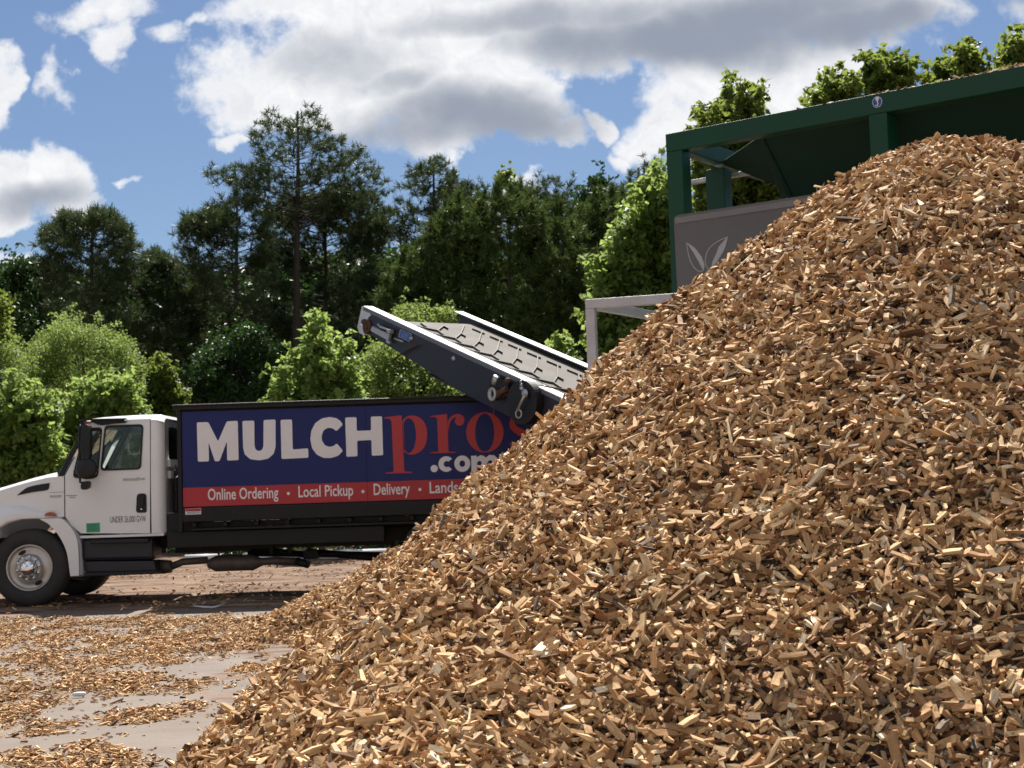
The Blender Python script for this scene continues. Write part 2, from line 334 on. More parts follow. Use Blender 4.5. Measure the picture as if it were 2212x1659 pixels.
def ground_material():
    m, nt = new_mat('yard_ground')
    tc = nd(nt, 'ShaderNodeTexCoord').outputs['Object']
    lit = nd(nt, 'ShaderNodeAttribute', attribute_name='litter').outputs['Fac']
    mud = nd(nt, 'ShaderNodeAttribute', attribute_name='mud').outputs['Fac']
    n1 = noise(nt, tc, 1.3, 7, .65).outputs[0]; n2 = noise(nt, tc, 40, 4, .7).outputs[0]; n3 = noise(nt, tc, 150, 3, .7).outputs[0]
    streak = noise(nt, nd(nt, 'ShaderNodeVectorMath', {0: tc, 1: (.6, 3.0, 1)}, operation='MULTIPLY').outputs[0], 1.6, 6, .65).outputs[0]
    conc = ramp(nt, n1, [(.3, (.155, .128, .108)), (.7, (.215, .182, .155))])
    conc = mixc(nt, mth(nt, 'MULTIPLY_ADD', n3, 2, -.95, clamp=True), conc, (.14, .11, .09))
    brown = ramp(nt, streak, [(.3, (.11, .065, .045)), (.5, (.22, .148, .108)), (.7, (.33, .245, .18))])
    trk = noise(nt, nd(nt, 'ShaderNodeVectorMath', {0: tc, 1: (.35, 2.2, 1)}, operation='MULTIPLY').outputs[0], 2.3, 7, .7).outputs[0]
    brown = mixc(nt, mth(nt, 'MULTIPLY_ADD', trk, 11, -5.4, clamp=True), brown, (.055, .028, .02))
    brown = mixc(nt, mth(nt, 'MULTIPLY_ADD', n2, 3, -1.5, clamp=True), brown, (.30, .20, .12))
    mf = mth(nt, 'ADD', mud, mth(nt, 'MULTIPLY_ADD', n2, .6, -.22), clamp=True)
    col = mixc(nt, mf, conc, brown)
    dust = ramp(nt, n3, [(.35, (.17, .105, .06)), (.6, (.36, .25, .15))])
    lf = mth(nt, 'MULTIPLY', mth(nt, 'MULTIPLY_ADD', lit, 1.2, mth(nt, 'MULTIPLY_ADD', n2, 1.2, -.75), clamp=True), .8)
    col = mixc(nt, lf, col, dust)
    h = mth(nt, 'ADD', mth(nt, 'MULTIPLY', n3, .3), mth(nt, 'MULTIPLY', n2, .7))
    bp = nd(nt, 'ShaderNodeBump', {'Height': h, 'Strength': mth(nt, 'MULTIPLY_ADD', mth(nt, 'MAXIMUM', mud, lit), .6, .08), 'Distance': .03}).outputs[0]
    rg = mth(nt, 'MULTIPLY_ADD', mth(nt, 'MAXIMUM', mf, lf), .25, .68)
    out(nt, nd(nt, 'ShaderNodeBsdfPrincipled', {'Base Color': col, 'Roughness': rg, 'Normal': bp, 'Specular IOR Level': .12}).outputs[0]); return m
M_ground = ground_material()
def leaf_material(name, stops, trans=.45, spec=.22, tcol=(.30, .48, .04)):
    m, nt = new_mat(name)
    tn = nd(nt, 'ShaderNodeAttribute', attribute_name='tone').outputs['Fac']
    col = ramp(nt, tn, stops)
    p = nd(nt, 'ShaderNodeBsdfPrincipled', {'Base Color': col, 'Roughness': .45, 'Specular IOR Level': spec})
    if trans > 0:
        t = nd(nt, 'ShaderNodeBsdfTranslucent', {'Color': mixc(nt, .6, col, tcol)})
        mx = nd(nt, 'ShaderNodeMixShader', {0: trans, 1: p.outputs[0], 2: t.outputs[0]}); out(nt, mx.outputs[0])
    else: out(nt, p.outputs[0])
    return m
L_bright = leaf_material('bright_leaf', [(0, (.055, .095, .014)), (.5, (.155, .24, .055)), (1, (.31, .41, .15))], .56, tcol=(.43, .55, .14))
L_mid = leaf_material('mid_leaf', [(0, (.035, .065, .014)), (.5, (.09, .135, .028)), (1, (.19, .24, .06))], .5, tcol=(.34, .42, .07))
L_olive = leaf_material('olive_leaf', [(0, (.07, .11, .028)), (.5, (.15, .21, .055)), (1, (.25, .32, .10))], .52, tcol=(.34, .44, .10))
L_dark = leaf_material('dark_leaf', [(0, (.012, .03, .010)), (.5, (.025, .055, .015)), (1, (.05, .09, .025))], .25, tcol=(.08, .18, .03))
L_pine = leaf_material('pine_needle', [(0, (.022, .038, .016)), (.5, (.05, .078, .034)), (1, (.12, .15, .075))], .2, .08, tcol=(.14, .19, .06))
L_ypine = leaf_material('young_pine_needle', [(0, (.022, .042, .013)), (.5, (.06, .092, .027)), (.9, (.105, .14, .045)), (1, (.20, .19, .08))], .25, .08, tcol=(.14, .2, .04))
M_bark = paint('pine_bark', (.06, .045, .035), .9, dirt=(.03, .02, .015), dirt_amt=.6, scale=9, bump=.5)

# ------------------------------------------------------------------ pile shape and ground
PC = np.array([3.27, 10.0]); KR = np.array([0,.3,.7,1.3,2,2.8,3.6,4.4,5.2,6,7]); KH = np.array([3.787,3.68,3.523,3.21,2.75,2.116,1.441,.748,.054,-.641,-1.509])
KX = [(-1.5,-.05),(-1,-.03),(-.5,-.02),(0,-.05),(.5,-.035),(1,.043),(1.5,-.012),(2,.008),(2.5,.079),(3,.021),(3.5,-.089),(4,-.015)]
def pile_h(x, y):
    wl = np.clip((1.2-x)/2.4, 0, 1); wl = wl*wl*(3-2*wl); dy = y-PC[1]; dy = np.where(dy < 0, dy*(1-.48*wl), dy)
    r = np.hypot(x-PC[0], dy)
    r2 = r+.10*(fbm(x*.9+5, y*.9, 3, 3)-.5)
    z = np.interp(r2, KR, KH)+sum(a*np.exp(-(x-k)**2/.18) for k, a in KX)
    return z+.16*(fbm(x*1.7, y*1.7, 3, 11)-.5)+.085*(fbm(x*5, y*5, 2, 13)-.5)-.05
def heap_h(x, y, cx, cy, R, H, seed):
    r = np.hypot(x-cx, (y-cy))/R
    return H*(1-r)-.03+.18*H*(fbm(x*2.2, y*2.2, 3, seed)-.5)*2
HEAPS = [(-1.25, 15.2, 1.62, .84, 21)]
m0 = atz(525, 1446, 0)

def inpoly(u, v, poly):
    c = np.zeros(np.shape(u), bool); n = len(poly)
    for i in range(n):
        x0, y0 = poly[i]; x1, y1 = poly[(i+1) % n]
        cond = ((y0 > v) != (y1 > v)) & (u < (x1-x0)*(v-y0)/((y1-y0) or 1e-9)+x0); c ^= cond
    return c
LIT = [[(-900,1338),(620,1330),(680,1385),(600,1397),(500,1425),(330,1438),(290,1452),(360,1458),(450,1478),(440,1493),(300,1508),(150,1492),(-900,1500)],
       [(-900,1500),(140,1500),(160,1520),(60,1535),(40,1545),(110,1560),(125,1590),(-900,1605)],
       [(110,1572),(200,1545),(420,1512),(470,1524),(330,1552),(220,1567),(150,1582)],
       [(-900,1632),(60,1625),(100,1632),(60,1650),(-900,1675)], [(150,1612),(250,1608),(300,1640),(330,1900),(-900,1900),(60,1655),(120,1640)]]
NOL = [[(190,1363),(250,1351),(335,1344),(310,1357),(225,1369)], [(-900,1405),(0,1403),(25,1412),(0,1420),(-900,1422)],[(-900,1432),(20,1428),(60,1438),(20,1448),(-900,1446)]]
def litter(x, y):
    uv = pix(np.stack([x, y, np.zeros_like(x)], -1)); u, v = uv[..., 0], uv[..., 1]
    u = u+90*(fbm(x*1.6, y*1.6, 4, 31)-.5); v = v+22*(fbm(x*2.5+9, y*1.4, 4, 37)-.5)*np.clip((v-1290)/200, .3, 1.6)
    M_ = 0
    for k in range(5):
        uu = u+45*(vnoise(x*9+k*7, y*7, 71+k)-.5)+60*(vnoise(x*3+k*3, y*3, 81+k)-.5); vv = v+11*(vnoise(x*9, y*7+k*7, 91+k)-.5)+14*(vnoise(x*3, y*3+k, 95+k)-.5)
        m = np.zeros(u.shape)
        for p in LIT: m = np.maximum(m, inpoly(uu, vv, p)*1.)
        for p in NOL: m = m*(1-.85*inpoly(uu, vv, p))
        M_ = M_+m/5
    m = M_
    f = fbm(x*4, y*2.6, 4, 41)
    m = m*np.clip((f-.36)*5, .15, 1)
    return np.clip(m+np.clip((f-.63)*3, 0, .25), 0, 1)
def gaxis(lo, hi, step, far, c):
    a = np.arange(lo, hi+1e-6, step); l = lo-np.geomspace(.3, far, 26); r = hi+np.geomspace(.3, far, 26)
    return np.concatenate([l[::-1], a, r])
gx = gaxis(-9, 3, .07, 700, 0); gy = gaxis(6, 22, .07, 700, 0)
GX, GY = np.meshgrid(gx, gy); near = (np.abs(GX+3) < 7) & (GY > 5) & (GY < 24)
GZ = np.where(GY > 18.6, .028*(fbm(GX*.7, GY*2.2, 4, 5)-.5)*2, .008*(fbm(GX, GY*2, 3, 5)-.5)*2)
lt = np.where(near, litter(GX, np.clip(GY, 5, None)), .0)*np.clip((18.4-GY)*2, 0, 1)
mudv = np.clip((GY-18.2)*.9+(fbm(GX*.8, GY*2, 3, 8)-.5), 0, 1)
uvg = pix(np.stack([GX, np.clip(GY, 5, None), 0*GX], -1))
wash = inpoly(uvg[..., 0]+60*(fbm(GX*2, GY*2, 3, 61)-.5), uvg[..., 1]+12*(fbm(GX*2, GY*2, 3, 62)-.5), [(480,1395),(720,1385),(660,1430),(600,1460),(470,1470),(440,1500),(520,1490),(640,1440),(560,1510),(480,1520),(420,1500),(440,1460),(560,1430)])
mudv = np.maximum(mudv, wash*.55)
nx, ny = len(gx), len(gy); idx = np.arange(nx*ny).reshape(ny, nx)
Fq = np.stack([idx[:-1, :-1], idx[:-1, 1:], idx[1:, 1:], idx[1:, :-1]], -1).reshape(-1, 4)
g = np_mesh('ground', np.stack([GX, GY, GZ], -1).reshape(-1, 3), Fq, M_ground, attrs={'litter': ('FLOAT', lt.ravel()), 'mud': ('FLOAT', mudv.ravel())}, smooth=True)
g['kind'] = 'structure'; g['label'] = 'grey and reddish brown yard ground partly strewn with wood chips'

# ------------------------------------------------------------------ wood chips
rng = np.random.default_rng(7)
def protos(n, st):
    P = []
    for i in range(n):
        xs = np.linspace(-.5, .5, st); pr = []
        sh = rng.uniform(-.35, .35, 2); sh2 = rng.uniform(-.4, .4, 2); bow = rng.uniform(-.25, .25); tw = rng.uniform(-.5, .5); taper = rng.uniform(.1, 1., 2) if rng.random() < .45 else rng.uniform(.7, 1., 2)
        c = np.array([(-.5, -.5), (.5, -.5), (.5, .5), (-.5, .5)])*rng.uniform(.7, 1.1, (4, 2))
        for j, x in enumerate(xs):
            t = j/(st-1); k = 1-(1-taper[0])*(1-t)**2-(1-taper[1])*t**2
            q = c*np.array([k, .5+.5*k])*(1+rng.normal(0, .10, (4, 2))); a = tw*(t-.5)*.8; q = q@np.array([[math.cos(a), math.sin(a)], [-math.sin(a), math.cos(a)]])
            q[:, 1] += bow*(4*(t-.5)**2)
            xo = x+(sh[0]*q[:, 0]+sh2[0]*q[:, 1]*.5)*(1-t)*.35*2*(t < .5)+(sh[1]*q[:, 0]+sh2[1]*q[:, 1]*.5)*(t > .5)*t*.35*2
            pr.append(np.column_stack([xo, q]))
        P.append(np.concatenate(pr))
    F = []
    for j in range(st-1):
        for k in range(4): F.append((j*4+k, (j+1)*4+k, (j+1)*4+(k+1) % 4, j*4+(k+1) % 4))
    F += [(0, 1, 2, 3), ((st-1)*4+3, (st-1)*4+2, (st-1)*4+1, (st-1)*4)]
    return np.array(P), np.array(F)
def chips(name, pos, nrm, L, W, T, spread, st=3, parent=None, tone_shift=0., extra=None, inplane=None):
    N = len(pos); P, F = protos(60, st)
    n = nrm+rng.normal(0, spread, (N, 3)); n /= np.linalg.norm(n, axis=1)[:, None]
    r = rng.normal(0, 1, (N, 3)); r[:, 2] *= .6
    a = r-(r*n).sum(1)[:, None]*n; a /= np.linalg.norm(a, axis=1)[:, None]; b = np.cross(n, a)
    loc = P[rng.integers(0, len(P), N)]*np.stack([L, W, T], -1)[:, None, :]
    V = pos[:, None, :]+loc[..., 0:1]*a[:, None]+loc[..., 1:2]*b[:, None]+loc[..., 2:3]*n[:, None]
    k = P.shape[1]; Fc = (F[None]+(np.arange(N)*k)[:, None, None]).reshape(-1, 4)
    tone = np.clip(rng.beta(1.9, 1.6, N)+tone_shift+np.where(rng.random(N) < .03, .5, 0), 0, 1); hue = rng.random(N)
    gr = loc+rng.uniform(0, 50, (N, 1, 3))
    A = {'tone': ('FLOAT', np.repeat(tone, k)), 'hue': ('FLOAT', np.repeat(hue, k)), 'grain': ('FLOAT_VECTOR', gr.reshape(-1, 3))}
    return V.reshape(-1, 3), Fc, A
def join(parts):
    V = []; F = []; A = {}; o = 0
    for v, f, a in parts:
        V.append(v); F.append(f+o); o += len(v)
        for k, (t, x) in a.items(): A.setdefault(k, (t, []))[1].append(x)
    return np.concatenate(V), np.concatenate(F), {k: (t, np.concatenate(x)) for k, (t, x) in A.items()}
def sizes(N, med=.055, sg=.38, lo=.018, hi=.14):
    L = np.clip(np.exp(rng.normal(math.log(med), sg, N)), lo, hi)
    W = np.clip(L*np.exp(rng.normal(math.log(.38), .42, N)), .006, .036*med/.055); T = np.clip(W*rng.uniform(.3, .95, N), .0025, .02)
    return L, W, T
def on_surface(hf, x, y):
    e = .04; z = hf(x, y); n = np.stack([-(hf(x+e, y)-hf(x-e, y))/(2*e), -(hf(x, y+e)-hf(x, y-e))/(2*e), np.ones_like(x)], -1)
    n /= np.linalg.norm(n, axis=1)[:, None]; return np.stack([x, y, z], -1), n
N = 430000
rr = 6.4*np.sqrt(rng.random(N)); th = rng.uniform(-math.pi, math.pi, N)
x = PC[0]+rr*np.cos(th); y = PC[1]+rr*np.sin(th)
p, n = on_surface(pile_h, x, y); uv = pix(p); tocam = CC-p; tocam /= np.linalg.norm(tocam, axis=1)[:, None]
ok = (p[:, 2] > -.06) & ((n*tocam).sum(1) > -.36) & (uv[:, 0] > 0) & (uv[:, 0] < 3500) & (uv[:, 1] < 2100)
p, n = p[ok], n[ok]; N = len(p); print('pile chips', N)
p = p+n*(rng.beta(1.5, 2.3, N)*.075-.035)[:, None]; L, W, T = sizes(N, .054, .42, .018, .16)
big = rng.random(N) < .012; L[big] *= rng.uniform(1.3, 2.0, big.sum()); slv = rng.random(N) < .05; W[slv] *= .35; T[slv] *= .6; L[slv] *= 1.5
V, F, A = chips('', p, n, L, W, T, .55)
pile = np_mesh('wood_chip_pile', V, F, M_chip, attrs=A)
tag(pile, 'tall sunlit pile of tan wood chips filling the right foreground', 'wood chip pile', kind='stuff')
# packed core below the loose chips, same thing
ax = np.linspace(-6.6, 6.6, 160); QX, QY = np.meshgrid(PC[0]+ax, PC[1]+ax); QZ = pile_h(QX, QY)-.02
idx = np.arange(160*160).reshape(160, 160); Fq = np.stack([idx[:-1, :-1], idx[:-1, 1:], idx[1:, 1:], idx[1:, :-1]], -1).reshape(-1, 4)
zf = QZ.ravel()[Fq].max(1); Fq = Fq[zf > -.05]
core = np_mesh('packed_core', np.stack([QX, QY, QZ], -1).reshape(-1, 3), Fq, M_under, parent=pile, smooth=True)
core['kind'] = 'stuff'
# small heaps
def heap(cx, cy, R, H, seed, label, n_m2=5200, med=.046):
    hf = lambda a, b: heap_h(a, b, cx, cy, R, H, seed)
    N = int(n_m2*R*R*math.pi); q = R*1.12*np.sqrt(rng.random(N)); t = rng.uniform(0, 6.283, N)
    p, n = on_surface(hf, cx+q*np.cos(t), cy+q*np.sin(t)); k = (p[:, 2] > -.02); p, n = p[k], n[k]
    p = p+n*(rng.random(len(p))*.03-.012)[:, None]; V, F, A = chips('', p, n, *sizes(len(p), med), .45)
    o = np_mesh('wood_chip_heap', V, F, M_chip, attrs=A); tag(o, label, 'wood chip heap', kind='stuff')
    ax = np.linspace(-R*1.1, R*1.1, 60); X, Y = np.meshgrid(cx+ax, cy+ax); Z = hf(X, Y)-.015; idx = np.arange(3600).reshape(60, 60)
    Fq = np.stack([idx[:-1, :-1], idx[:-1, 1:], idx[1:, 1:], idx[1:, :-1]], -1).reshape(-1, 4); Fq = Fq[Z.ravel()[Fq].max(1) > -.01]
    c = np_mesh('packed_core', np.stack([X, Y, Z], -1).reshape(-1, 3), Fq, M_under, parent=o, smooth=True); c['kind'] = 'stuff'
heap(*HEAPS[0], 'low heap of wood chips behind the left foot of the tall pile')
heap(m0[0]+.05, m0[1], .24, .075, 5, 'tiny clump of wood chips on bare grey ground beside the tall pile', 7000, .032)
# litter on the ground
N = 300000; x = rng.uniform(-9.6, .6, N); y = rng.uniform(6.5, 18.3, N)
uv = pix(np.stack([x, y, 0*x], -1)); dens = litter(x, y); edge = np.clip((18.4-y)*1.2, 0, 1)
k = (rng.random(N) < (dens*.8+.012)*edge) & (uv[:, 0] > -800) & (uv[:, 0] < 900) & (uv[:, 1] < 1800)
x, y, dens = x[k], y[k], dens[k]; N = len(x); print('litter', N)
L, W, T = sizes(N, .027, .45, .008, .10); p = np.stack([x, y, T*.5+dens*rng.random(N)*.028], -1)
V, F, A = chips('', p, np.tile([0, 0, 1.], (N, 1)), L, W, T, .26, st=2, tone_shift=-.04)
L1_ = (V, F, A); N = 12000; x = rng.uniform(-12, 2, N); y = rng.uniform(18.3, 31, N); k = rng.random(N) < np.clip((fbm(x*.7, y*1.6, 3, 77)-.45)*4, .05, 1); x, y = x[k], y[k]; N = len(x)
L, W, T = sizes(N, .045, .4, .012, .11); V, F, A = chips('', np.stack([x, y, T*.5+.01+np.where(y > 18.6, .028*(fbm(x*.7, y*2.2, 4, 5)-.5)*2, 0)], -1), np.tile([0, 0, 1.], (N, 1)), L, W, T, .3, st=2, tone_shift=-.1)
V, F, A = join([L1_, (V, F, A)])
lo = np_mesh('wood_chip_litter', V, F, M_chip, attrs=A); tag(lo, 'scattered wood chips lying in patches on the open yard ground', 'wood chips', kind='stuff')

# ------------------------------------------------------------------ truck
def c1(x, y, Y=20.0): q = at(x*.302, 846.8+y*.302, 20.0); return np.array([q[0], Y, q[2]])   # measured on the near side plane
def c2(x, y, Y=20.0): q = at(345.6+.3906*x, 820.8+.3906*y, 20.0); return np.array([q[0], Y, q[2]])
def P1(l, Y=20.0): return [c1(a, b, Y) for a, b in l]
def P2(l, Y=20.0): return [c2(a, b, Y) for a, b in l]
wc = c1(205, 1262); WR = wc[2]-0.0+.0
truck = thing('box_truck', (wc[0], 21.2, 0), 'white cab truck with black box body and blue and red lettered side panel', 'truck')
NS, FS = 20.06, 22.34      # near and far cab sides
DY = (0, .05, 0)
door_o = [(455,600),(585,355),(600,232),(640,208),(820,200),(1067,190),(1067,1012),(570,1012),(500,955),(458,892)]
win_m = [(742,240),(1018,230),(1000,552),(712,562)]
win_v = [(598,262),(724,252),(692,606),(640,622),(515,612),(520,560)]
def sidepanel(Y, dy, par, name='door', hname=True):
    mb = MB(); mb.poly([P1(door_o, Y), round_poly(P1(win_m, Y), .05), round_poly(P1(win_v, Y), .05)], (0, dy, 0))
    return mb.obj(name, M_white, par, bevel=.006)
door = sidepanel(NS, .05, truck); sidepanel(FS, -.05, truck)
# quarter panel behind the doors + rounded corners + back wall with window
xb = c1(1165, 500)[0]; zb = c1(1100, 1012)[2]; zt = c1(1100, 205)[2]; xd = c1(1069, 500)[0]
body = MB(); rc = .13
for Y0, sg in ((NS, 1), (FS, -1)):
    path = [(xd, Y0)]+[(xb-rc+rc*math.sin(a), Y0+sg*(rc-rc*math.cos(a))) for a in np.linspace(0, math.pi/2, 7)]
    rows = [[(px_, py_, zb+(zt-zb)*t) for px_, py_ in path] for t in (0, .5, 1)]
    body.grid(rows)
yb0, yb1 = NS+rc, FS-rc; zw0 = c1(1165, 480)[2]; zw1 = c1(1165, 240)[2]
body.poly([[(xb, yb0, zb), (xb, yb1, zb), (xb, yb1, zt), (xb, yb0, zt)], round_poly([(xb, yb0+.16, zw0), (xb, yb1-.16, zw0), (xb, yb1-.16, zw1), (xb, yb0+.16, zw1)], .08)], (-.03, 0, 0))
for zz in (c1(1165, 505)[2], c1(1165, 590)[2]): body.box((xb, yb0+.1, zz-.05), (xb+.035, yb1-.1, zz+.05))
# roof: crowned shell
rx = [600, 640, 720, 820, 950, 1069, 1120, 1150, 1166]; crown = [196, 184, 174, 166, 159, 155, 156, 164, 184]; side = [222, 208, 202, 199, 195, 191, 191, 198, 206]
rows = []
for xx, cy_, sy_ in zip(rx, crown, side):
    X, zc = c1(xx, cy_)[[0, 2]]; zs = c1(xx, sy_+10)[2]; r = []
    for t in np.linspace(0, 1, 25):
        yy = NS-.004+(FS-NS+.008)*t; e = min(t, 1-t)*(FS-NS)/.16
        f = math.sqrt(max(0, 1-(1-min(e, 1))**2)); r.append((X, yy, zs+(zc-zs)*f))
    rows.append(r)
body.grid(rows)
body.box((c1(560, 1012)[0], NS+.01, zb-.035), (xb-.02, FS-.01, zb-.002))
body.obj('cab_shell', M_white, truck)
MB().box((xb-.012, yb0+.15, zw0-.02), (xb-.008, yb1-.15, zw1+.02)).obj('rear_window', M_glass, truck)
for Y in (NS+.028, FS-.028):
    for nm, wl in (('window', win_m), ('quarter_window', win_v)):
        MB().poly([round_poly(P1(wl, Y), .04)], (0, .004, 0)).obj(nm, M_glass, truck)
def ring(l, Y, g, name, par, dy=.012):
    o = round_poly(P1(l, Y), .06); c = sum(o)/len(o); i = [c+(q-c)*(1-g) for q in o]; o = [c+(q-c)*1.012 for q in o]
    return MB().poly([o, i], (0, dy, 0)).obj(name, M_blackpl, par)
ring(win_m, NS-.012, .07, 'window_seal', truck); ring(win_v, NS-.012, .10, 'window_seal', truck)
# windscreen, pillars, dash, seats
ws = [c1(400, 598), c1(590, 232)]
q = [(ws[0][0]-.01, NS+.03, ws[0][2]), (ws[1][0], NS+.06, ws[1][2]), (ws[1][0], FS-.06, ws[1][2]), (ws[0][0]-.01, FS-.03, ws[0][2])]
q0, q1 = np.array(q[0]), np.array(q[1])
MB().grid([[tuple(q0+(q1-q0)*v_+np.array([-.17*math.sin(math.pi*t)**.6, (FS-NS-.1)*t, 0])) for t in np.linspace(0, 1, 17)] for v_ in (0, .25, .5, .75, 1)]).obj('windscreen', M_wglass, truck)
mb = MB()
for Y in (NS+.03, FS-.03): mb.beam((ws[0][0]+.03, Y, ws[0][2]-.02), (ws[1][0]+.03, Y, ws[1][2]), .04, .05)
mb.beam((ws[1][0]+.02, NS+.02, ws[1][2]+.02), (ws[1][0]+.02, FS-.02, ws[1][2]+.02), .10, .05)
mb.obj('windscreen_frame', M_blackpl, truck)
mb = MB(); fz = c1(700, 1000)[2]
mb.box((c1(430, 0)[0], NS+.06, c1(0, 660)[2]), (c1(560, 0)[0], FS-.06, c1(0, 598)[2])).box((c1(560, 0)[0], NS+.06, fz), (xb-.06, FS-.06, fz+.03))
mb.obj('dashboard', M_seat, truck, bevel=.03)
for ys in (NS+.35, FS-.95):
    mb = MB(); sx0 = c1(860, 0)[0]; mb.box((sx0-.45, ys, c1(0, 760)[2]), (sx0+.12, ys+.55, c1(0, 700)[2]))
    mb.hexa([(sx0, ys, c1(0, 740)[2]), (sx0+.14, ys, c1(0, 740)[2]), (sx0+.28, ys, c1(0, 500)[2]), (sx0+.18, ys, c1(0, 500)[2])], (0, .5, 0))
    mb.obj('seat', M_seat, truck, bevel=.04)
# hood
hs = [(452,603),(452,890),(430,903),(290,905),(240,905),(150,910),(60,935),(0,970),(-60,1040),(-100,1140),(-118,1240),(-430,1240),(-445,1000),(-430,905),(-350,838),(-250,785),(-120,738),(0,702),(100,672),(200,643),(330,612),(400,604)]
for Y, dy in ((NS-.0, .04), (FS, -.04)): MB().poly([P1(hs, Y)], (0, dy, 0)).obj('hood_side', M_white, truck, bevel=.008)
hx = [452,400,330,200,100,0,-120,-250,-350,-430]; ht = [592,588,590,622,652,682,716,762,815,880]; hl = [603,604,612,643,672,702,738,785,838,905]; rows = []
for a, b, c in zip(hx, ht, hl):
    X, zc = c1(a, b)[[0, 2]]; zs = c1(a, c)[2]; r = []
    for t in np.linspace(0, 1, 21):
        e = min(t, 1-t)*(FS-NS)/.22; f = math.sqrt(max(0, 1-(1-min(e, 1))**2)); r.append((X, NS-.002+(FS-NS+.004)*t, zs+(zc-zs)*f+.06*math.sin(math.pi*t)))
    rows.append(r)
MB().grid(rows).obj('hood', M_white, truck)
gx0 = c1(-438, 0)[0]
mb = MB(); mb.box((gx0-.05, NS+.1, c1(0, 1240)[2]), (gx0+.02, FS-.1, c1(0, 900)[2])); mb.obj('grille', M_blackpl, truck, bevel=.02)
MB().box((gx0-.22, NS-.02, .38), (gx0+.02, FS+.02, .68)).obj('bumper', M_white, truck, bevel=.05)
for yy in (NS+.14, FS-.34): MB().lathe((gx0-.06, yy+.1, .95), (-1, 0, 0), [(0, .11), (.02, .10), (.045, .05), (.05, .001)], 20).obj('headlight', M_chrome, truck)
# fender bulge (near and far)
top = [(452,880),(400,872),(340,862),(270,848),(200,828),(140,812),(60,806),(0,812),(-60,835),(-120,880),(-160,950),(-185,1040),(-190,1150),(-190,1235)]
bot = [(452,892),(400,902),(340,904),(285,905),(240,905),(150,910),(60,935),(0,970),(-60,1040),(-90,1110),(-106,1160),(-114,1190),(-117,1215),(-118,1240)]
bul = [.006,.015,.03,.06,.085,.10,.11,.11,.11,.11,.10,.09,.08,.07]
for Y0, sg in ((NS, -1), (FS, 1)):
    rows = []
    for (a, b), (c, d), w_ in zip(top, bot, bul):
        t0, t1 = c1(a, b), c1(c, d); r = []
        for t in np.linspace(0, 1, 7): r.append((t0[0]+(t1[0]-t0[0])*t, Y0+sg*(.002+w_*math.sin(math.pi/2*min(1, t*1.7))), t0[2]+(t1[2]-t0[2])*t))
        r.append((t1[0], Y0, t1[2])); rows.append(r)
    MB().grid(rows).obj('fender', M_white, truck)
# quarter mudguard behind the wheel
go = smooth_open([(288,906),(330,906),(430,904),(478,935),(520,985),(548,1040),(560,1110),(565,1200),(567,1312)], 4)
gi = smooth_open([(288,912),(340,938),(390,985),(430,1040),(462,1100),(482,1160),(492,1220),(498,1270),(505,1318)], 4)
for Y0, dy in ((19.99, .5), (22.41, -.5)):
    MB().poly([P1([tuple(q) for q in go]+[tuple(q) for q in gi[::-1]], Y0)], (0, dy*.12, 0)).grid([[c1(*g_, Y0) for g_ in go], [c1(*g_, Y0+dy) for g_ in go]]).obj('mudguard', M_white, truck, bevel=.008)
# wheels
def wheel(cx, cz, ynear, sg, dual=False, front=True):
    wh = bpy.data.objects.new('wheel', None); wh.location = (cx, ynear, cz); link(wh, truck); wh.empty_display_size = .2
    Rr = .525; wd = .29
    prof = [(.04, .31), (.015, .335), (0, .40), (.01, .46), (.03, .50), (.055, .517), (.07, .525), (.10, .525), (.103, .512), (.113, .512), (.116, .525), (.145, .525), (.148, .512), (.158, .512), (.161, .525), (.19, .525), (.22, .525), (.24, .515), (.27, .49), (.29, .40), (.27, .32)]
    MB().lathe((cx, ynear, cz), (0, sg, 0), prof, 56).obj('tyre', M_rubber, wh)
    rp = [(.035, .318), (.02, .312), (.018, .298), (.04, .29), (.075, .285), (.085, .27), (.07, .2), (.045, .17), (.02, .165), (.012, .16), (.012, .02)] if front else [(.035, .318), (.02, .312), (.018, .298), (.06, .29), (.16, .27), (.18, .2), (.17, .16), (.16, .02)]
    MB().lathe((cx, ynear, cz), (0, sg, 0), rp, 48).obj('rim', M_alu, wh)
    if front:
        mb = MB(); mb.lathe((cx, ynear, cz), (0, sg, 0), [(.013, .122), (-.01, .118), (-.055, .10), (-.085, .065), (-.095, .025), (-.096, .001)], 32); mb.obj('hub_cap', M_chrome, wh)
        for k in range(10):
            a = 2*math.pi*(k+.3)/10; px_, pz_ = cx+.152*math.cos(a), cz+.152*math.sin(a)
            MB().lathe((px_, ynear, pz_), (0, sg, 0), [(.02, .023), (-.02, .022), (-.034, .016), (-.04, .001)], 10).obj('lug_nut', M_chrome, wh)
        for a in (R_(118), R_(-62)):
            mb = MB(); ca_, sa_ = math.cos(a), math.sin(a); l = []
            for k in range(16):
                b = 2*math.pi*k/16; rr_ = .232+.026*math.sin(b); tt = .055*math.cos(b); l.append((cx+rr_*ca_-tt*sa_, ynear+sg*.066, cz+rr_*sa_+tt*ca_))
            mb.poly([l], (0, sg*.003, 0)); mb.obj('hand_hole', M_black, wh)
    return wh
wz = .525; xw = c1(205, 1262)[0]
wheel(xw, wz, 20.0, 1); wheel(xw, wz, 22.4, -1)
xr = at(950, 1200, 20)[0]
for yn, sg in ((20.0, 1), (22.4, -1), (20.34, 1), (22.06, -1)): wheel(xr, wz, yn, sg, front=False)
MB().tube([(xr, 20.2, wz), (xr, 22.2, wz)], .09).obj('axle', M_black, truck); MB().tube([(xw, 20.2, wz), (xw, 22.2, wz)], .06).obj('axle', M_black, truck)
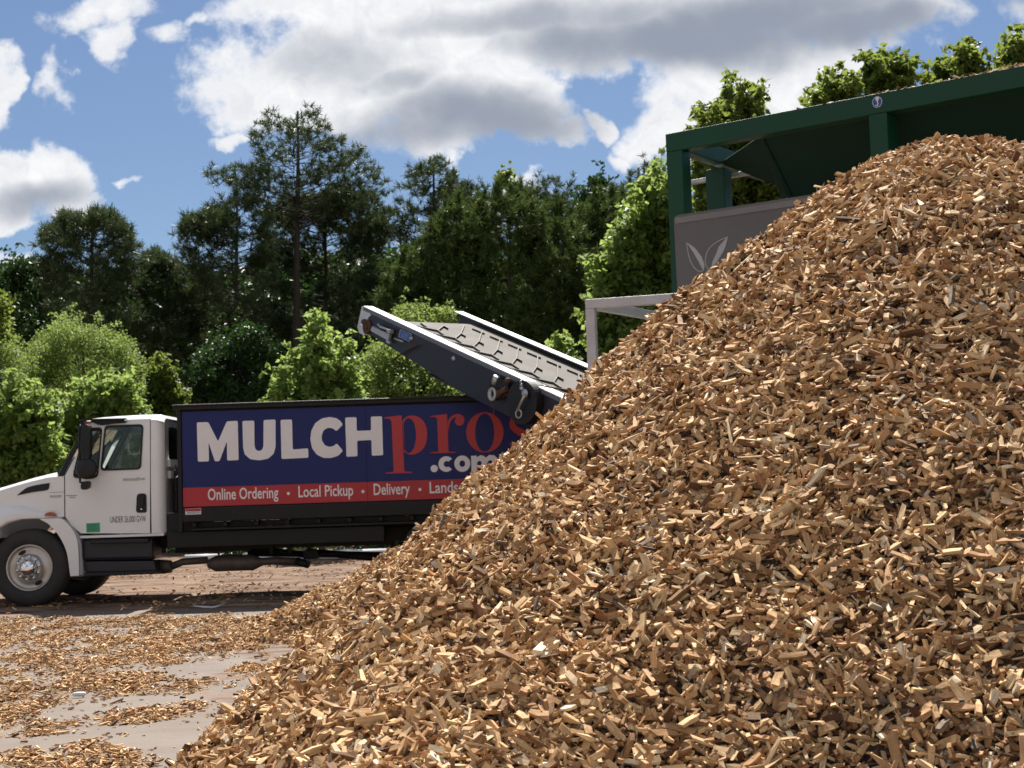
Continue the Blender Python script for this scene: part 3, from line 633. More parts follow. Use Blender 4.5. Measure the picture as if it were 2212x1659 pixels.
# hood vent, badge stripes, marker, visor, mirror, handle, labels
vent = smooth_open([(112,740),(150,708),(190,682),(260,664),(346,650)], 4)+smooth_open([(346,652),(340,688),(322,703),(230,716),(112,740)], 4)
MB().poly([P1([tuple(q) for q in vent], NS-.012)], (0, .01, 0)).obj('hood_vent', M_blackpl, truck)
MB().poly([P1([(316,884),(330,866),(355,858),(380,862),(398,874),(406,888)], NS-.075)], (0, .05, 0)).obj('marker_light', M_orange, truck, bevel=.006)
MB().poly([P1([(640,205),(700,198),(880,195),(905,208),(895,220),(800,228),(720,238),(690,232)], NS-.05)], (0, .05, 0)).obj('rain_visor', M_blackpl, truck, bevel=.01)
MB().poly([P1([(600,212),(655,208),(640,224),(598,226)], NS-.03)], (0, .04, 0)).obj('clearance_light', M_orange, truck, bevel=.004)
MB().beam(c1(565, 200, 19.98), c1(905, 193, 19.98), .07, .02).obj('sun_visor', M_blackpl, truck)
mr = bpy.data.objects.new('mirror', None); mr.location = c1(640, 400, 19.85); link(mr, truck)
MB().poly([round_poly(P1([(612,242),(668,236),(676,300),(672,470),(652,492),(616,486),(604,420)], 19.78), .06)], (0, .14, 0)).obj('mirror_head', M_blackpl, mr, bevel=.02)
MB().lathe(c1(648, 548, 19.78), (0, 1, 0), [(0, .001), (.0, .12), (.03, .145), (.1, .13), (.12, .001)], 24).obj('round_mirror', M_blackpl, mr)
MB().tube([c1(592, 215, 19.95), c1(590, 260, 19.86), c1(592, 420, 19.84), c1(594, 610, 19.86), c1(592, 645, 19.88), c1(625, 652, 19.88)], .018, 8).tube([c1(592, 320, 19.86), c1(592, 320, 20.08)], .015, 6).tube([c1(594, 600, 19.88), c1(594, 600, 20.08)], .015, 6).obj('mirror_arm', M_blackpl, mr)
MB().poly([round_poly(P1([(606,642),(670,634),(668,684),(640,700),(604,697)], 19.82), .05)], (0, .08, 0)).obj('lower_mirror', M_blackpl, mr, bevel=.015)
MB().poly([round_poly(P1([(972,727),(1040,724),(1042,858),(1030,864),(975,864),(966,850)], NS-.012), .05)], (0, .012, 0)).obj('door_handle_plate', M_blackpl, door, bevel=.004)
MB().poly([round_poly(P1([(985,745),(1026,743),(1022,825),(990,828)], NS-.04), .04)], (0, .028, 0)).obj('door_handle', M_blackpl, door, bevel=.006)
MB().lathe(c1(1005, 838, NS-.012), (0, -1, 0), [(0, .014), (.004, .012), (.004, .001)], 12).obj('lock', M_chrome, door)
lettering('weight_lettering', 'UNDER 26,000 GVW', c1(780, 936, NS-.003), c1(1035, 0)[0]-c1(780, 0)[0], .088, M_seat, door)
MB().poly([P1([(607,940),(705,936),(707,1002),(610,1006)], NS-.004)], (0, .003, 0)).obj('green_sticker', M_lgreen, door)
mb = MB()
for k, zz in enumerate((950, 962, 974, 986)): mb.poly([P1([(622, zz), (690-12*(k % 2), zz-2), (690-12*(k % 2), zz+2), (622, zz+4)], NS-.006)], (0, .0015, 0))
mb.obj('sticker_print', paint('sticker_print', (.01, .16, .08), .5), door)
MB().poly([P1([(872,618),(965,616),(985,608),(990,615),(1028,614),(1028,628),(985,630),(975,634),(872,636)], NS-.008)], (0, .007, 0)).obj('door_badge', M_zinc, door, label='thin silver and blue badge strip')
MB().poly([P1([(346,740),(430,736),(428,752),(348,757)], NS-.008)], (0, .007, 0)).obj('hood_badge', M_zinc, truck)
mb = MB()
for a, b, y_ in ((463, 542, 738), (488, 530, 752)): mb.poly([P1([(a, y_), (b, y_-2), (b, y_+5), (a, y_+7)], NS-.003)], (0, .002, 0))
mb.obj('faded_red_print', paint('faded_red', (.5, .32, .28), .5), door)
for a_, b_, r_ in (((452, 604), (454, 890), .006), ((1068, 190), (1068, 1010), .005), ((452, 715), (340, 720), .003)): MB().tube([c1(*a_, NS), c1(*b_, NS)], r_, 5).obj('panel_seam', M_blackpl, truck)
# chassis, tank, steps
xq = lambda x: c1(x, 0)[0]; zq = lambda y, x=1100: c1(x, y)[2]
ch = MB()
for yy in (20.62, 21.68): ch.box((xq(-430), yy, zq(1130)), (c2(3300, 0)[0], yy+.1, zq(1030)))
for xx in range(1200, 4200, 420): ch.box((xq(xx), 20.62, zq(1110)), (xq(xx)+.08, 21.7, zq(1040)))
ch.obj('chassis_frame', M_black, truck)
MB().box((xq(1172), 20.05, c2(0, 925, 20)[2]-.02), (c2(1240, 900)[0], 20.25, c2(700, 822)[2])).obj('side_guard', M_black, truck, bevel=.01)
tk = MB(); tk.hexa([c1(562, 1045, 20.12), c1(1075, 1040, 20.12), c1(1078, 1205, 20.12), c1(564, 1215, 20.12)], (0, .55, 0)); tk.obj('fuel_tank', M_tank, truck, bevel=.05)
st = MB(); st.hexa([c1(575, 1215, 20.14), c1(1085, 1210, 20.14), c1(1100, 1290, 20.14), c1(590, 1300, 20.14)], (0, .4, 0)); st.obj('battery_box', M_tank, truck, bevel=.02)
sp = MB(); sp.hexa([c1(640, 1060, 20.0), c1(1060, 1050, 20.0), c1(1060, 1078, 20.0), c1(640, 1088, 20.0)], (0, .22, 0)); sp.hexa([c1(590, 1296, 20.02), c1(1120, 1280, 20.02), c1(1180, 1300, 20.02), c1(600, 1322, 20.02)], (0, .25, 0)); sp.obj('step', M_blackpl, truck, bevel=.01)
ex = MB(); ex.tube([c1(1090, 1265, 20.5), c1(1165, 1262, 20.5)], [.10, .085], 16); ex.tube([c1(1165, 1262, 20.5), c1(1250, 1228, 20.5), c1(1430, 1215, 20.5)], .05, 12)
ex.lathe(c1(1430, 1243, 20.5), (1, 0, 0), [(0, .05), (.10, .105), (.12, .11), (.62, .11), (.64, .105), (.76, .05)], 24, ref=(0, 1, 0))
ex.tube([c1(1700, 1238, 20.5), c2(600, 1010, 20.5), c2(740, 1015, 20.5)], .055, 12)
ex.obj('exhaust', M_exh, truck)
MB().tube([c2(730, 1012, 20.45), c2(800, 1032, 20.40)], [.06, .05], 12).obj('tail_pipe', M_black, truck)
mm = MB()
for a, b in (((420, 945), (760, 985)), ((420, 975), (1200, 985)), ((760, 965), (1230, 1000)), ((940, 985), (1230, 1010))): mm.tube([c2(*a, 20.9), c2(*b, 20.9)], .045, 8)
for xx in (545, 650, 760, 1235): mm.box((c2(xx, 0)[0]-.02, 20.7, c2(xx, 975)[2]), (c2(xx, 0)[0]+.03, 20.8, c2(xx, 915)[2]))
mm.box((c2(735, 0)[0], 20.6, c2(760, 1005)[2]), (c2(815, 0)[0], 20.9, c2(760, 955)[2]))
mm.obj('driveline', M_black, truck)
MB().box((c2(0, 0)[0], 20.75, c2(430, 958)[2]), (c2(430, 0)[0], 20.95, c2(430, 900)[2])).box((c2(431, 0)[0], 20.75, c2(800, 936)[2]), (c2(1240, 0)[0], 20.95, c2(800, 900)[2])).obj('driveline_fill', M_black, truck)  # black boxes added to fill the gap below the frame
# box body
X0, X1 = c2(98, 400)[0], c2(3050, 0)[0]
ztop = c2(100, 143)[2]; zpt = c2(116, 178)[2]; zpb = c2(121, 703)[2]; zfl = c2(150, 822)[2]; zrb = c2(100, 760)[2]
bx = MB(); YB0, YB1 = 20.0, 22.44
bx.box((X0+.02, YB0+.02, zrb), (X1, YB0+.08, zpt+.02)); bx.box((X0+.02, YB1-.08, zrb), (X1, YB1-.02, zpt+.02)); bx.box((X0+.02, YB0+.08, zrb+.02), (X0+.08, YB1-.08, zpt+.02)); bx.box((X1-.06, YB0+.08, zrb+.02), (X1, YB1-.08, zpt)); bx.box((X0+.08, YB0+.08, zrb+.02), (X1-.06, YB1-.08, zrb+.08))
bx.obj('box_walls', M_black, truck)
rl = MB()
rl.box((X0-.04, YB0-.05, zpt+.025), (X1+.04, YB0+.12, ztop)); rl.box((X0-.04, YB1-.12, zpt+.025), (X1+.04, YB1+.05, ztop)); rl.box((X0-.04, YB0+.12, zpt+.028), (X0+.12, YB1-.12, ztop-.003)); rl.box((X0-.06, YB0-.07, ztop-.015), (X1+.06, YB0+.02, ztop+.012))
rl.obj('top_rail', M_black, truck, bevel=.012)
pp = MB(); pp.box((X0, YB0-.03, zrb-.2), (c2(114, 0)[0], YB0+.05, zpt+.02)); pp.obj('corner_post', M_black, truck, bevel=.008)
br = MB(); br.box((c2(114, 0)[0]+.002, YB0-.035, zrb-.07), (X1, YB0+.04, zpb-.012)); br.obj('bottom_rail', M_black, truck, bevel=.012)
ur = MB(); ur.box((c2(160, 0)[0], YB0+.12, zfl), (X1, YB0+.2, zrb-.075))
for k in range(18):
    xx = c2(165+171*k, 0)[0]; ur.hexa([(xx, YB0+.0, zfl+.02), (xx+.05, YB0+.0, zfl+.02), (xx+.05, YB0, zrb-.08), (xx, YB0, zrb-.08)], (0, .12, 0))
ur.box((c2(160, 0)[0], YB0-.02, zfl-.03), (X1, YB0+.2, zfl-.002)); ur.obj('underframe', M_black, truck, bevel=.004)
sb = MB(); sb.box((c2(160, 0)[0], 20.7, zq(1035)), (X1, 20.85, zfl-.04)); sb.box((c2(160, 0)[0], 21.6, zq(1035)), (X1, 21.75, zfl-.04))
sb2 = MB(); sb2.box((xq(1175), 20.25, zq(1010, 1400)-.02), (c2(450, 0)[0], 20.45, zq(1010, 1400)+.0)); 
sb.obj('subframe', M_black, truck)
PY = YB0+.0
sign = bpy.data.objects.new('side_panel', None); sign.location = (c2(700, 440)[0], PY, c2(700, 440)[2]); link(sign, truck)
sign['label'] = 'blue and red lettered sign panel on the box side'
zred = c2(120, 597)[2]; sx0, sx1 = c2(118, 0)[0], X1-.12
xs1 = c2(1140, 300)[0]
bl = MB(); bl.box((sx0, PY-.012, zred), (xs1-.002, PY+.02, zpt)); bl.box((xs1+.002, PY-.012, zred), (sx1, PY+.02, zpt)); bl.obj('blue_field', M_blue, sign)
rd = MB(); rd.box((sx0, PY-.012, zpb), (xs1-.002, PY+.02, zred-.001)); rd.box((xs1+.002, PY-.012, zpb), (sx1, PY+.02, zred-.001)); rd.obj('red_stripe', M_red, sign)
LY = PY-.0165; EX = (0, .004, 0)
def ell(cx, cy, rx_, ry_, a0=0, a1=360, n=36): return [(cx+rx_*math.cos(R_(a)), cy-ry_*math.sin(R_(a))) for a in np.linspace(a0, a1, n, endpoint=(a1-a0 != 360))]
Mg = [(205,235),(268,233),(322,340),(371,229),(431,226),(436,443),(373,446),(371,340),(330,449),(305,450),(270,345),(272,450),(211,452)]
Ug = [(457,227),(522,225),(524,365),(530,386),(548,394),(566,387),(573,366),(574,222),(640,219),(640,370),(630,408),(600,435),(550,445),(500,438),(470,412),(461,375)]
Lg = [(668,221),(731,219),(735,385),(820,378),(822,430),(673,437)]
Cg = [(1012,247),(998,226),(975,211),(940,205),(898,212),(860,238),(838,280),(832,328),(842,378),(868,413),(905,431),(945,432),(985,420),(1013,392),(978,350),(962,365),(938,371),(912,361),(896,335),(895,305),(906,278),(930,264),(958,268),(976,284)]
Hg = [(1025,208),(1087,206),(1089,282),(1168,279),(1167,203),(1228,201),(1235,416),(1172,419),(1170,332),(1091,336),(1093,422),(1032,425)]
for nm, gl in (('letter_m', Mg), ('letter_u', Ug), ('letter_l', Lg), ('letter_c', Cg), ('letter_h', Hg)): MB().poly([round_poly(P2(gl, LY), .018, 2)], EX).obj(nm, M_letter, sign)
pst = [(1240,207),(1325,196),(1337,197),(1352,505),(1395,509),(1395,514),(1250,518),(1250,513),(1293,507),(1281,228),(1268,215),(1240,212)]
pbo = [(1341,228),(1360,206),(1395,197),(1430,205),(1459,230),(1475,268),(1478,310),(1468,360),(1445,392),(1410,410),(1380,412),(1352,399)]
pbi = [(1347,240),(1362,217),(1384,213),(1404,235),(1415,280),(1415,330),(1405,375),(1385,402),(1366,402),(1352,382)]
MB().poly([P2(pst, LY)], EX).poly([P2(smooth_open(pbo, 4), LY-.001), P2(smooth_open(pbi, 4), LY-.001)], EX).obj('letter_p', M_letterred, sign)
rst = [(1495,200),(1580,189),(1588,190),(1596,395),(1635,399),(1636,403),(1497,405),(1497,400),(1540,396),(1533,212),(1520,204),(1496,205)]
rea = [(1590,240),(1602,212),(1625,193),(1652,188),(1676,200),(1684,225),(1672,248),(1648,252),(1632,236),(1635,215),(1640,207),(1622,212),(1603,238),(1594,290)]
MB().poly([P2(rst, LY)], EX).poly([P2(smooth_open(rea, 3), LY-.001)], EX).obj('letter_r', M_letterred, sign)
MB().poly([P2(ell(1797, 290, 103, 112), LY), P2(ell(1796, 291, 53, 106), LY)], EX).obj('letter_o', M_letterred, sign)
sp_ = smooth_open([(2075,235),(2062,205),(2020,190),(1975,194),(1948,225),(1955,262),(1995,290),(2050,310),(2080,345),(2068,380),(2020,394),(1965,385),(1940,350)], 5); ws_ = np.interp(np.linspace(0, 1, len(sp_)), np.linspace(0, 1, 13), [16,8,5,12,24,36,40,38,28,14,6,8,16])
lft = []; rgt = []
for i, q_ in enumerate(sp_):
    d_ = sp_[min(i+1, len(sp_)-1)]-sp_[max(i-1, 0)]; n_ = np.array([-d_[1], d_[0]])/np.linalg.norm(d_); lft.append(q_+n_*ws_[i]/2); rgt.append(q_-n_*ws_[i]/2)
MB().poly([P2(lft+rgt[::-1], LY)], EX).obj('letter_s', M_letterred, sign)
MB().poly([P2(ell(1517, 490, 20, 20), LY)], EX).obj('letter_dot', M_letter, sign)
cc = ell(1583, 465, 43, 43, 42, 318, 26)+ell(1586, 465, 17, 17, 305, 55, 16)
MB().poly([P2(cc, LY)], EX).obj('letter_c', M_letter, sign)
MB().poly([P2(ell(1672, 463, 44, 45), LY), P2(ell(1672, 463, 16, 18), LY)], EX).obj('letter_o', M_letter, sign)
mg = [(1720,420),(1750,418),(1753,428),(1772,416),(1792,420),(1802,430),(1822,414),(1850,417),(1868,435),(1872,500),(1840,501),(1838,450),(1828,443),(1812,450),(1812,501),(1780,503),(1778,452),(1768,446),(1754,455),(1754,505),(1723,506)]
MB().poly([P2(mg, LY)], EX).obj('letter_m', M_letter, sign)
for s_, a, b, bl_ in (('Online Ordering', 266, 656, 664), ('Local Pickup', 767, 1070, 648), ('Delivery', 1183, 1383, 636), ('Landscaping', 1492, 1830, 626)):
    p0 = c2(a, bl_, PY-.0135); lettering('stripe_lettering', s_, p0, c2(b, bl_)[0]-p0[0], .158, M_letter, sign, bold=.012)
for a, b in ((711, 628), (1123, 617), (1438, 606)): MB().poly([P2(ell(a, b, 8.5, 8.5), PY-.0155)], (0, .003, 0)).obj('dot', M_letter, sign)
lb = MB(); lb.poly([P2([(143,712),(230,708),(231,742),(144,745)], YB0-.039)], (0, .003, 0)); lbo = lb.obj('warning_sticker', M_letter, truck)
MB().poly([P2([(145,713),(229,710),(229,724),(145,727)], YB0-.042)], (0, .002, 0)).obj('red_band', M_red, lbo)
mb = MB(); 
for y_ in (731, 737): mb.poly([P2([(152, y_), (222, y_-3), (222, y_-1), (152, y_+2)], YB0-.042)], (0, .002, 0))
mb.obj('print', M_black, lbo)
# gear between cab and box
gb = MB(); gb.box((xb+.06, 20.35, zq(1000)), (xb+.20, 22.0, zq(560))); gb.tube([(xb+.12, 20.25, zq(1000)), (xb+.12, 20.25, zq(620)), (xb+.16, 20.5, zq(560))], .02, 8)
gb.tube([(xb+.22, 20.22, zq(980)), (xb+.2, 20.24, zq(700)), (xb+.1, 20.3, zq(520))], .012, 6).box((xb+.02, 20.15, zq(1030)), (xb+.5, 20.5, zq(870))); gb.obj('headboard_gear', M_black, truck, bevel=.01)

# ------------------------------------------------------------------ conveyor
ca_, ct, CW, CY = .6072, .3486, 1.687, 21.5
n0 = at(785.7, 661.4, CY); dv = np.array([math.sin(ca_), -math.cos(ca_), -ct]); dl = np.linalg.norm(dv); dv = dv/dl
cw = np.array([math.cos(ca_), math.sin(ca_), 0]); up = np.cross(cw, dv); up /= np.linalg.norm(up)
if up[2] < 0: up = -up
def cp(s, w_, h): return n0+dv*s+cw*w_+up*h
conv = thing('belt_conveyor', (*cp(4, CW/2, 0)[:2], 0), 'inclined belt conveyor with dark side rails and tan ribbed belt above the truck box', 'conveyor')
LEN = 9.0; FL = .15; DP = .40
def bbox(s0, s1, w0, w1, h0, h1): return [cp(s0, w0, h0), cp(s1, w0, h0), cp(s1, w0, h1), cp(s0, w0, h1)], cw*(w1-w0)
def face(l): return onplane(*l, n0, cw)       # picture point lying on the near rail's outer face
bot = [(776, 716), (880, 769), (1070, 865)]
bq = [face(q_) for q_ in bot]; dep = [float(np.dot(q_-n0, up)) for q_ in bq]; print('rail depth', dep)
def rail(w0, sgn, end=False, s0=0):
    r = bpy.data.objects.new('side_rail', None); r.location = cp(1, w0, 0); link(r, conv)
    d0 = .30; d1 = .52
    mb = MB(); pr = [cp(s0, w0, -.012), cp(LEN, w0, -.012), cp(LEN, w0, -d1), cp(s0+3.0, w0, -d1), cp(s0+.25, w0, -d0-.05), cp(s0, w0, -d0+.05)]
    mb.poly([pr], cw*.02*sgn); mb.obj('rail_web', M_navy, r)
    a, b = bbox(s0, LEN, w0-.004*sgn, w0+FL*sgn, -.012, .004); MB().hexa(a, b).obj('top_flange', M_flange, r, bevel=.003)
    a, b = bbox(s0, LEN, w0-.006*sgn, w0+.02*sgn, -.06, -.012); MB().hexa(a, b).obj('flange_lip', paint('grey_lip', (.12, .125, .15), .4, dirt_amt=.2), r)
    a, b = bbox(s0+2, LEN, w0+.02*sgn, w0+.12*sgn, -d1, -d1+.02); MB().hexa(a, b).obj('lower_flange', M_navy, r)
    return r
r1 = rail(0, 1); r2 = rail(CW, -1, s0=.05)
# pale worn end plate, bearing and tensioner on the near rail
def nr(u, v, h=.0): return onplane(u, v, n0-cw*h, cw)
def c9(x, y): return (743+.10937*(x), 639.4+.10937*y)          # detail crop of the rail end
C9 = lambda l, h: [onplane(743+.1094*x_, 639.4+.1094*y_, n0-cw*h, cw) for x_, y_ in l]
MB().poly([C9([(352,212),(520,285),(515,340),(530,385),(480,420),(470,470),(400,450),(345,470),(330,540),(380,620),(420,690),(440,735),(405,775),(300,735),(265,610),(300,440)], .006)], cw*.006).obj('worn_end_patch', M_flange, r1, label='pale worn patch at the rail end')
MB().lathe(onplane(*(743+.1094*465, 639.4+.1094*610), n0-cw*.006, cw), -cw, [(0, .11), (.02, .11), (.03, .085), (.01, .07), (.0, .03), (.03, .03), (.03, .001)], 24).obj('shaft_bearing', M_rust, r1)
tn = MB(); tn.poly([C9([(600,600),(950,760),(915,880),(575,690)], .03)], -cw*.04); tn.poly([C9([(865,870),(940,895),(935,945),(870,920)], .03)], -cw*.03); tn.tube(C9([(670,560),(720,610),(960,700)], .05), .018, 8); tn.poly([C9([(910,655),(985,665),(975,745),(915,720)], .03)], -cw*.06)
tn.tube(C9([(1000,840),(1170,905)], .05), .014, 6); tn.obj('belt_tensioner', M_zinc, r1)
lbp = MB(); lbp.poly([round_poly(C9([(1115,650),(1345,755),(1290,910),(1070,805)], .016), .02, 2)], cw*.008); lbo = lbp.obj('rating_label', M_zinc, r1)
MB().poly([C9([(1124,665),(1330,760),(1282,895),(1082,800)], .019)], cw*.002).obj('blue_plate', M_label, lbo)
mb = MB()
for k in range(4): mb.poly([C9([(1140-8*k, 715+28*k), (1270-8*k, 770+28*k), (1267-8*k, 777+28*k), (1137-8*k, 722+28*k)], .021)], cw*.001)
mb.obj('plate_print', paint('plate_print', (.25, .35, .6), .5), lbo)
for u_, v_ in ((888.5, 731), (980, 774.5)): MB().lathe(onplane(u_, v_, n0, cw), -cw, [(0, .035), (.012, .033), (.012, .016), (.03, .014), (.03, .001)], 12).obj('bolt', M_zinc, r1)
MB().tube([nr(848, 778, .04), nr(880, 755, .04), nr(900, 745, .04)], .014, 6).obj('cable_end', M_rust, r1)
# belt
bt = MB(); HB = -.075; w0, w1 = FL*.6, CW-FL*.6; rows = []
for s_ in list(np.linspace(LEN, .62, 60)): rows.append([cp(s_, w0+(w1-w0)*t, HB-.012*math.sin(math.pi*t)) for t in np.linspace(0, 1, 9)])
for a in np.linspace(0, math.pi, 10)[1:]: rows.append([cp(.62-.17*math.sin(a), w0+(w1-w0)*t, HB-.17+.17*math.cos(a)) for t in np.linspace(0, 1, 9)])
rows.append([cp(LEN, w0+(w1-w0)*t, HB-.34) for t in np.linspace(0, 1, 9)])
bt.grid(rows); belt = bt.obj('belt', M_belt, conv)
bp0 = cp(0, 0, HB)
def sw(x, y):
    q_ = onplane(1019.5+.1172*x, 760.3+.1172*y, bp0, up); return np.dot(q_-bp0, dv), np.dot(q_-bp0, cw)
cle = {k: sw(*v) for k, v in dict(P1=(1020,20), P2=(1262,122), P2b=(1208,104), P3=(1190,292), S3=(1292,350), P4=(1110,405), S4=(1242,492), P5=(675,312), P6=(340,165)).items()}
per = sw(1550, 265)[0]-sw(1205, 105)[0]; print('belt', cle, per)
segs = [('P1','P2'), ('P2b','P3'), ('P3','S3'), ('P3','P4'), ('P4','S4'), ('P4','P5'), ('P5','P6')]
s_ref = cle['P3'][0]; k0 = math.floor((s_ref-.7)/per)
rb = MB()
for k in range(-k0-1, int((LEN-s_ref)/per)):
    for a, b in segs:
        (sa, wa), (sb_, wb) = cle[a], cle[b]; sa += k*per; sb_ += k*per
        if min(sa, sb_) < .6: continue
        wa, wb = [min(max(q_, w0+.02), w1-.02) for q_ in (wa, wb)]
        if abs(wa-wb)+abs(sa-sb_) < .02: continue
        rb.beam(cp(sa, wa, HB+.004), cp(sb_, wb, HB+.004), .014, .032, up=up)
rb.obj('belt_ribs', M_beltrib, belt)
for zz in (w0-.01, w1+.0): a, b = bbox(.7, LEN, zz-.02, zz+.01, HB-.02, -.012); MB().hexa(a, b).obj('belt_skirt', M_blackpl, conv)
MB().tube([cp(.62, .03, HB-.17), cp(.62, CW-.03, HB-.17)], .15, 20).obj('head_drum', M_rust, conv)
for ss in (2, 3.6, 5.2, 6.8): MB().tube([cp(ss, .02, HB-.28), cp(ss, CW-.02, HB-.28)], .05, 10).obj('cross_roller', M_black, conv)
# hydraulic motor guard, hook, sensors at the fold joint
def jt(x, y, h): return onplane(1019.5+.1172*x, 760.3+.1172*y, n0-cw*h, cw)
gc = jt(910, 930, .10); e1 = jt(1190, 930, .10)-gc; e2 = jt(910, 520, .10)-gc
def disk(c, ex_, ey_, th, n=40): return [c+ex_*math.cos(2*math.pi*k/n)+ey_*math.sin(2*math.pi*k/n) for k in range(n)], th
a, b = disk(gc, e1, e2, cw*.10); MB().poly([a], b).obj('joint_guard', M_black, conv, bevel=.01)
a, b = disk(gc+cw*.1, e1*1.06, e2*.96, cw*.1); MB().poly([a], b).obj('joint_drum', M_black, conv)
MB().lathe(jt(985, 765, .12), -cw, [(0, .055), (.02, .055), (.03, .03), (.03, .001)], 16).lathe(jt(930, 670, .12), -cw, [(0, .025), (.03, .02), (.03, .001)], 10).obj('pivot_pin', M_zinc, conv)
rgc = jt(862, 1140, .16); rg = [rgc+(jt(915, 1140, .16)-rgc)*math.cos(t)+(jt(862, 1065, .16)-rgc)*math.sin(t) for t in np.linspace(0, 2*math.pi, 25)]
MB().tube([jt(985, 790, .16), jt(940, 860, .16), jt(840, 1085, .16)], .018, 8).tube(rg, .01, 6).obj('hook', M_zinc, conv)
chn = MB()
for k in range(3): chn.lathe(jt(905+8*k, 545+60*k, .13), -cw, [(0, .02), (.015, .018), (.015, .006)], 10)
chn.obj('chain_link', M_zinc, conv)
sg_ = MB(); sg_.tube([jt(455, 440, .06), jt(410, 590, .06)], .04, 10); sg_.obj('sensor', M_zinc, conv)
sw_ = MB(); sw_.lathe(jt(388, 780, .10), -cw, [(0, .085), (.02, .09), (.03, .08), (.02, .045), (.0, .04)], 24); sw_.obj('sheave', M_zinc, conv)
sw2 = MB(); sw2.tube([jt(470, 820, .08), jt(540, 730, .08), jt(640, 680, .08)], [.025, .035, .035], 10); sw2.tube([jt(470, 720, .08), jt(500, 770, .08)], .03, 8); sw2.obj('linkage', M_rust, conv)
MB().poly([[jt(370, 560, .03), jt(500, 470, .03), jt(700, 560, .03), jt(700, 800, .03), jt(480, 900, .03), jt(350, 660, .03)]], -cw*.03).obj('bracket', M_black, conv)
MB().lathe(jt(680, 525, .10), -cw, [(0, .035), (.04, .03), (.05, .015), (.05, .001)], 8).obj('bolt', M_rust, conv)
MB().tube([jt(388, 880, .08), jt(396, 1010, .08), jt(402, 1150, .08)], .006, 5).tube([jt(400, 890, .08), jt(388, 1010, .08), jt(412, 1140, .08)], .004, 5).obj('hanging_chain', M_rust, conv)
MB().tube([jt(1100, 600, .02), cp(5.0, .5, .03)], .014, 6).obj('stay_rod', M_rust, conv)
for ww in (.05, CW-.05):
    lg = MB()
    a_ = cp(6.6, ww, -.5); lg.beam(a_, (a_[0], a_[1], 0), .12, .12, up=(0, 1, 0)).obj('support_leg', M_navy, conv); a2 = cp(8.6, ww, -.5); MB().beam(a2, (a2[0], a2[1], 0), .12, .12, up=(0, 1, 0)).obj('support_leg', M_navy, conv)

# ------------------------------------------------------------------ green hopper
h0 = at(1437, 290, 17.0); hr = atz(2212, 141, h0[2]); hd = hr-h0; hd[2] = 0; HL = np.linalg.norm(hd); hd /= HL
hb = np.array([-hd[1], hd[0], 0]); 
if hb[1] < 0: hb = -hb
print('hopper', h0, hr, hd)
def hp(u, v, dp=0): return onplane(u, v, h0+hb*dp, hb)
def c4(x, y, dp=0): return hp(1382.4+.3957*x, 51.8+.3957*y, dp)
def hq(s, z, dp=0): return np.array([h0[0]+hd[0]*s+hb[0]*dp, h0[1]+hd[1]*s+hb[1]*dp, z])
def sz(x, y, dp=0): q_ = c4(x, y, dp); return float(np.dot(q_-h0-hb*dp, hd)), float(q_[2])
hop = thing('steel_hopper', (*hq(2.5, 0, 1.2)[:2], 0), 'green steel hopper frame with sloping bin walls standing behind the chip pile', 'hopper')
zt_ = h0[2]; bw = sz(228, 690)[0]; zbm = sz(228, 685)[1]; HE = HL+1.6; DPH = 2.3; print('beam', bw, zbm, zt_)
def hbox(s0, s1, z0, z1, d0, d1): return MB().hexa([hq(s0, z0, d0), hq(s1, z0, d0), hq(s1, z1, d0), hq(s0, z1, d0)], hb*(d1-d0))
hbox(0, HE, zbm, zt_, 0, .18).obj('top_beam', M_green, hop, bevel=.008)
hbox(0, HE, zbm+.02, zt_-.01, DPH, DPH+.18).obj('top_beam', M_green, hop, bevel=.008)
hbox(.01, .18, zbm+.01, zt_-.004, .182, DPH-.002).obj('end_beam', M_green, hop, bevel=.008)
hbox(0.002, bw, 0, zbm-.001, .002, .2).obj('corner_post', M_green, hop, bevel=.008)
hbox(1.9, 1.9+bw, 0, zbm, DPH, DPH+.17).obj('rear_post', M_green, hop, bevel=.008)
m0_, m1_ = sz(1252, 600)[0], sz(1352, 600)[0]
hbox(m0_, m1_, 0, zbm-.001, .002, .3).obj('middle_post', M_green, hop, bevel=.008)
s_a, z_a = sz(352, 712, 1.0); s_b, _ = sz(452, 712, 1.0)
hbox(s_a, s_b, 0, zbm-.05, 1.0, 1.2).obj('inner_post', M_green, hop, bevel=.008)
hbox(s_a-.55, s_b+1.2, zbm-.14, zbm-.09, 1.21, 1.3).obj('cross_beam', M_zinc, hop, bevel=.006)
# bin walls
T1 = c4(668, 618, .185); T0 = c4(435, 665, 1.1); T1[2] = zbm+.05; T0[2] = zbm+.03; B1 = c4(835, 945, .9); B0 = c4(775, 950, 1.15)
E1 = hq(HE, T1[2], .19); E2 = hq(HE, B1[2]-.2, .9)
def sheet(name, l, th, mat): return MB().poly([l], th).obj(name, mat, hop)
TB = c4(745, 880, 1.15)
MB().add([T1, T0, TB, B0, B1], [(0, 1, 2), (0, 2, 3), (0, 3, 4)]).obj('end_bin_wall', M_shadegreen, hop, thick=.012)
B1l = B1+(B1-T1)*.8; E2l = E2.copy(); E2l[2] = B1l[2]; E2l += hb*.4
MB().add([T1, E1, E2l, B1l], [(0, 1, 2, 3)]).obj('front_bin_wall', M_shadegreen, hop, thick=.012)
bk0 = hq(sz(668, 630, .19)[0], T1[2], DPH-.05); bk1 = hq(HE, T1[2], DPH-.05)
MB().add([bk0, bk1, E2l+hb*.6, B1l+hb*.6], [(0, 1, 2, 3)]).obj('rear_bin_wall', M_shadegreen, hop, thick=.012)
MB().beam(T1+hd*-.02, B1l+hd*-.02, .05, .05).obj('corner_rib', M_shadegreen, hop)
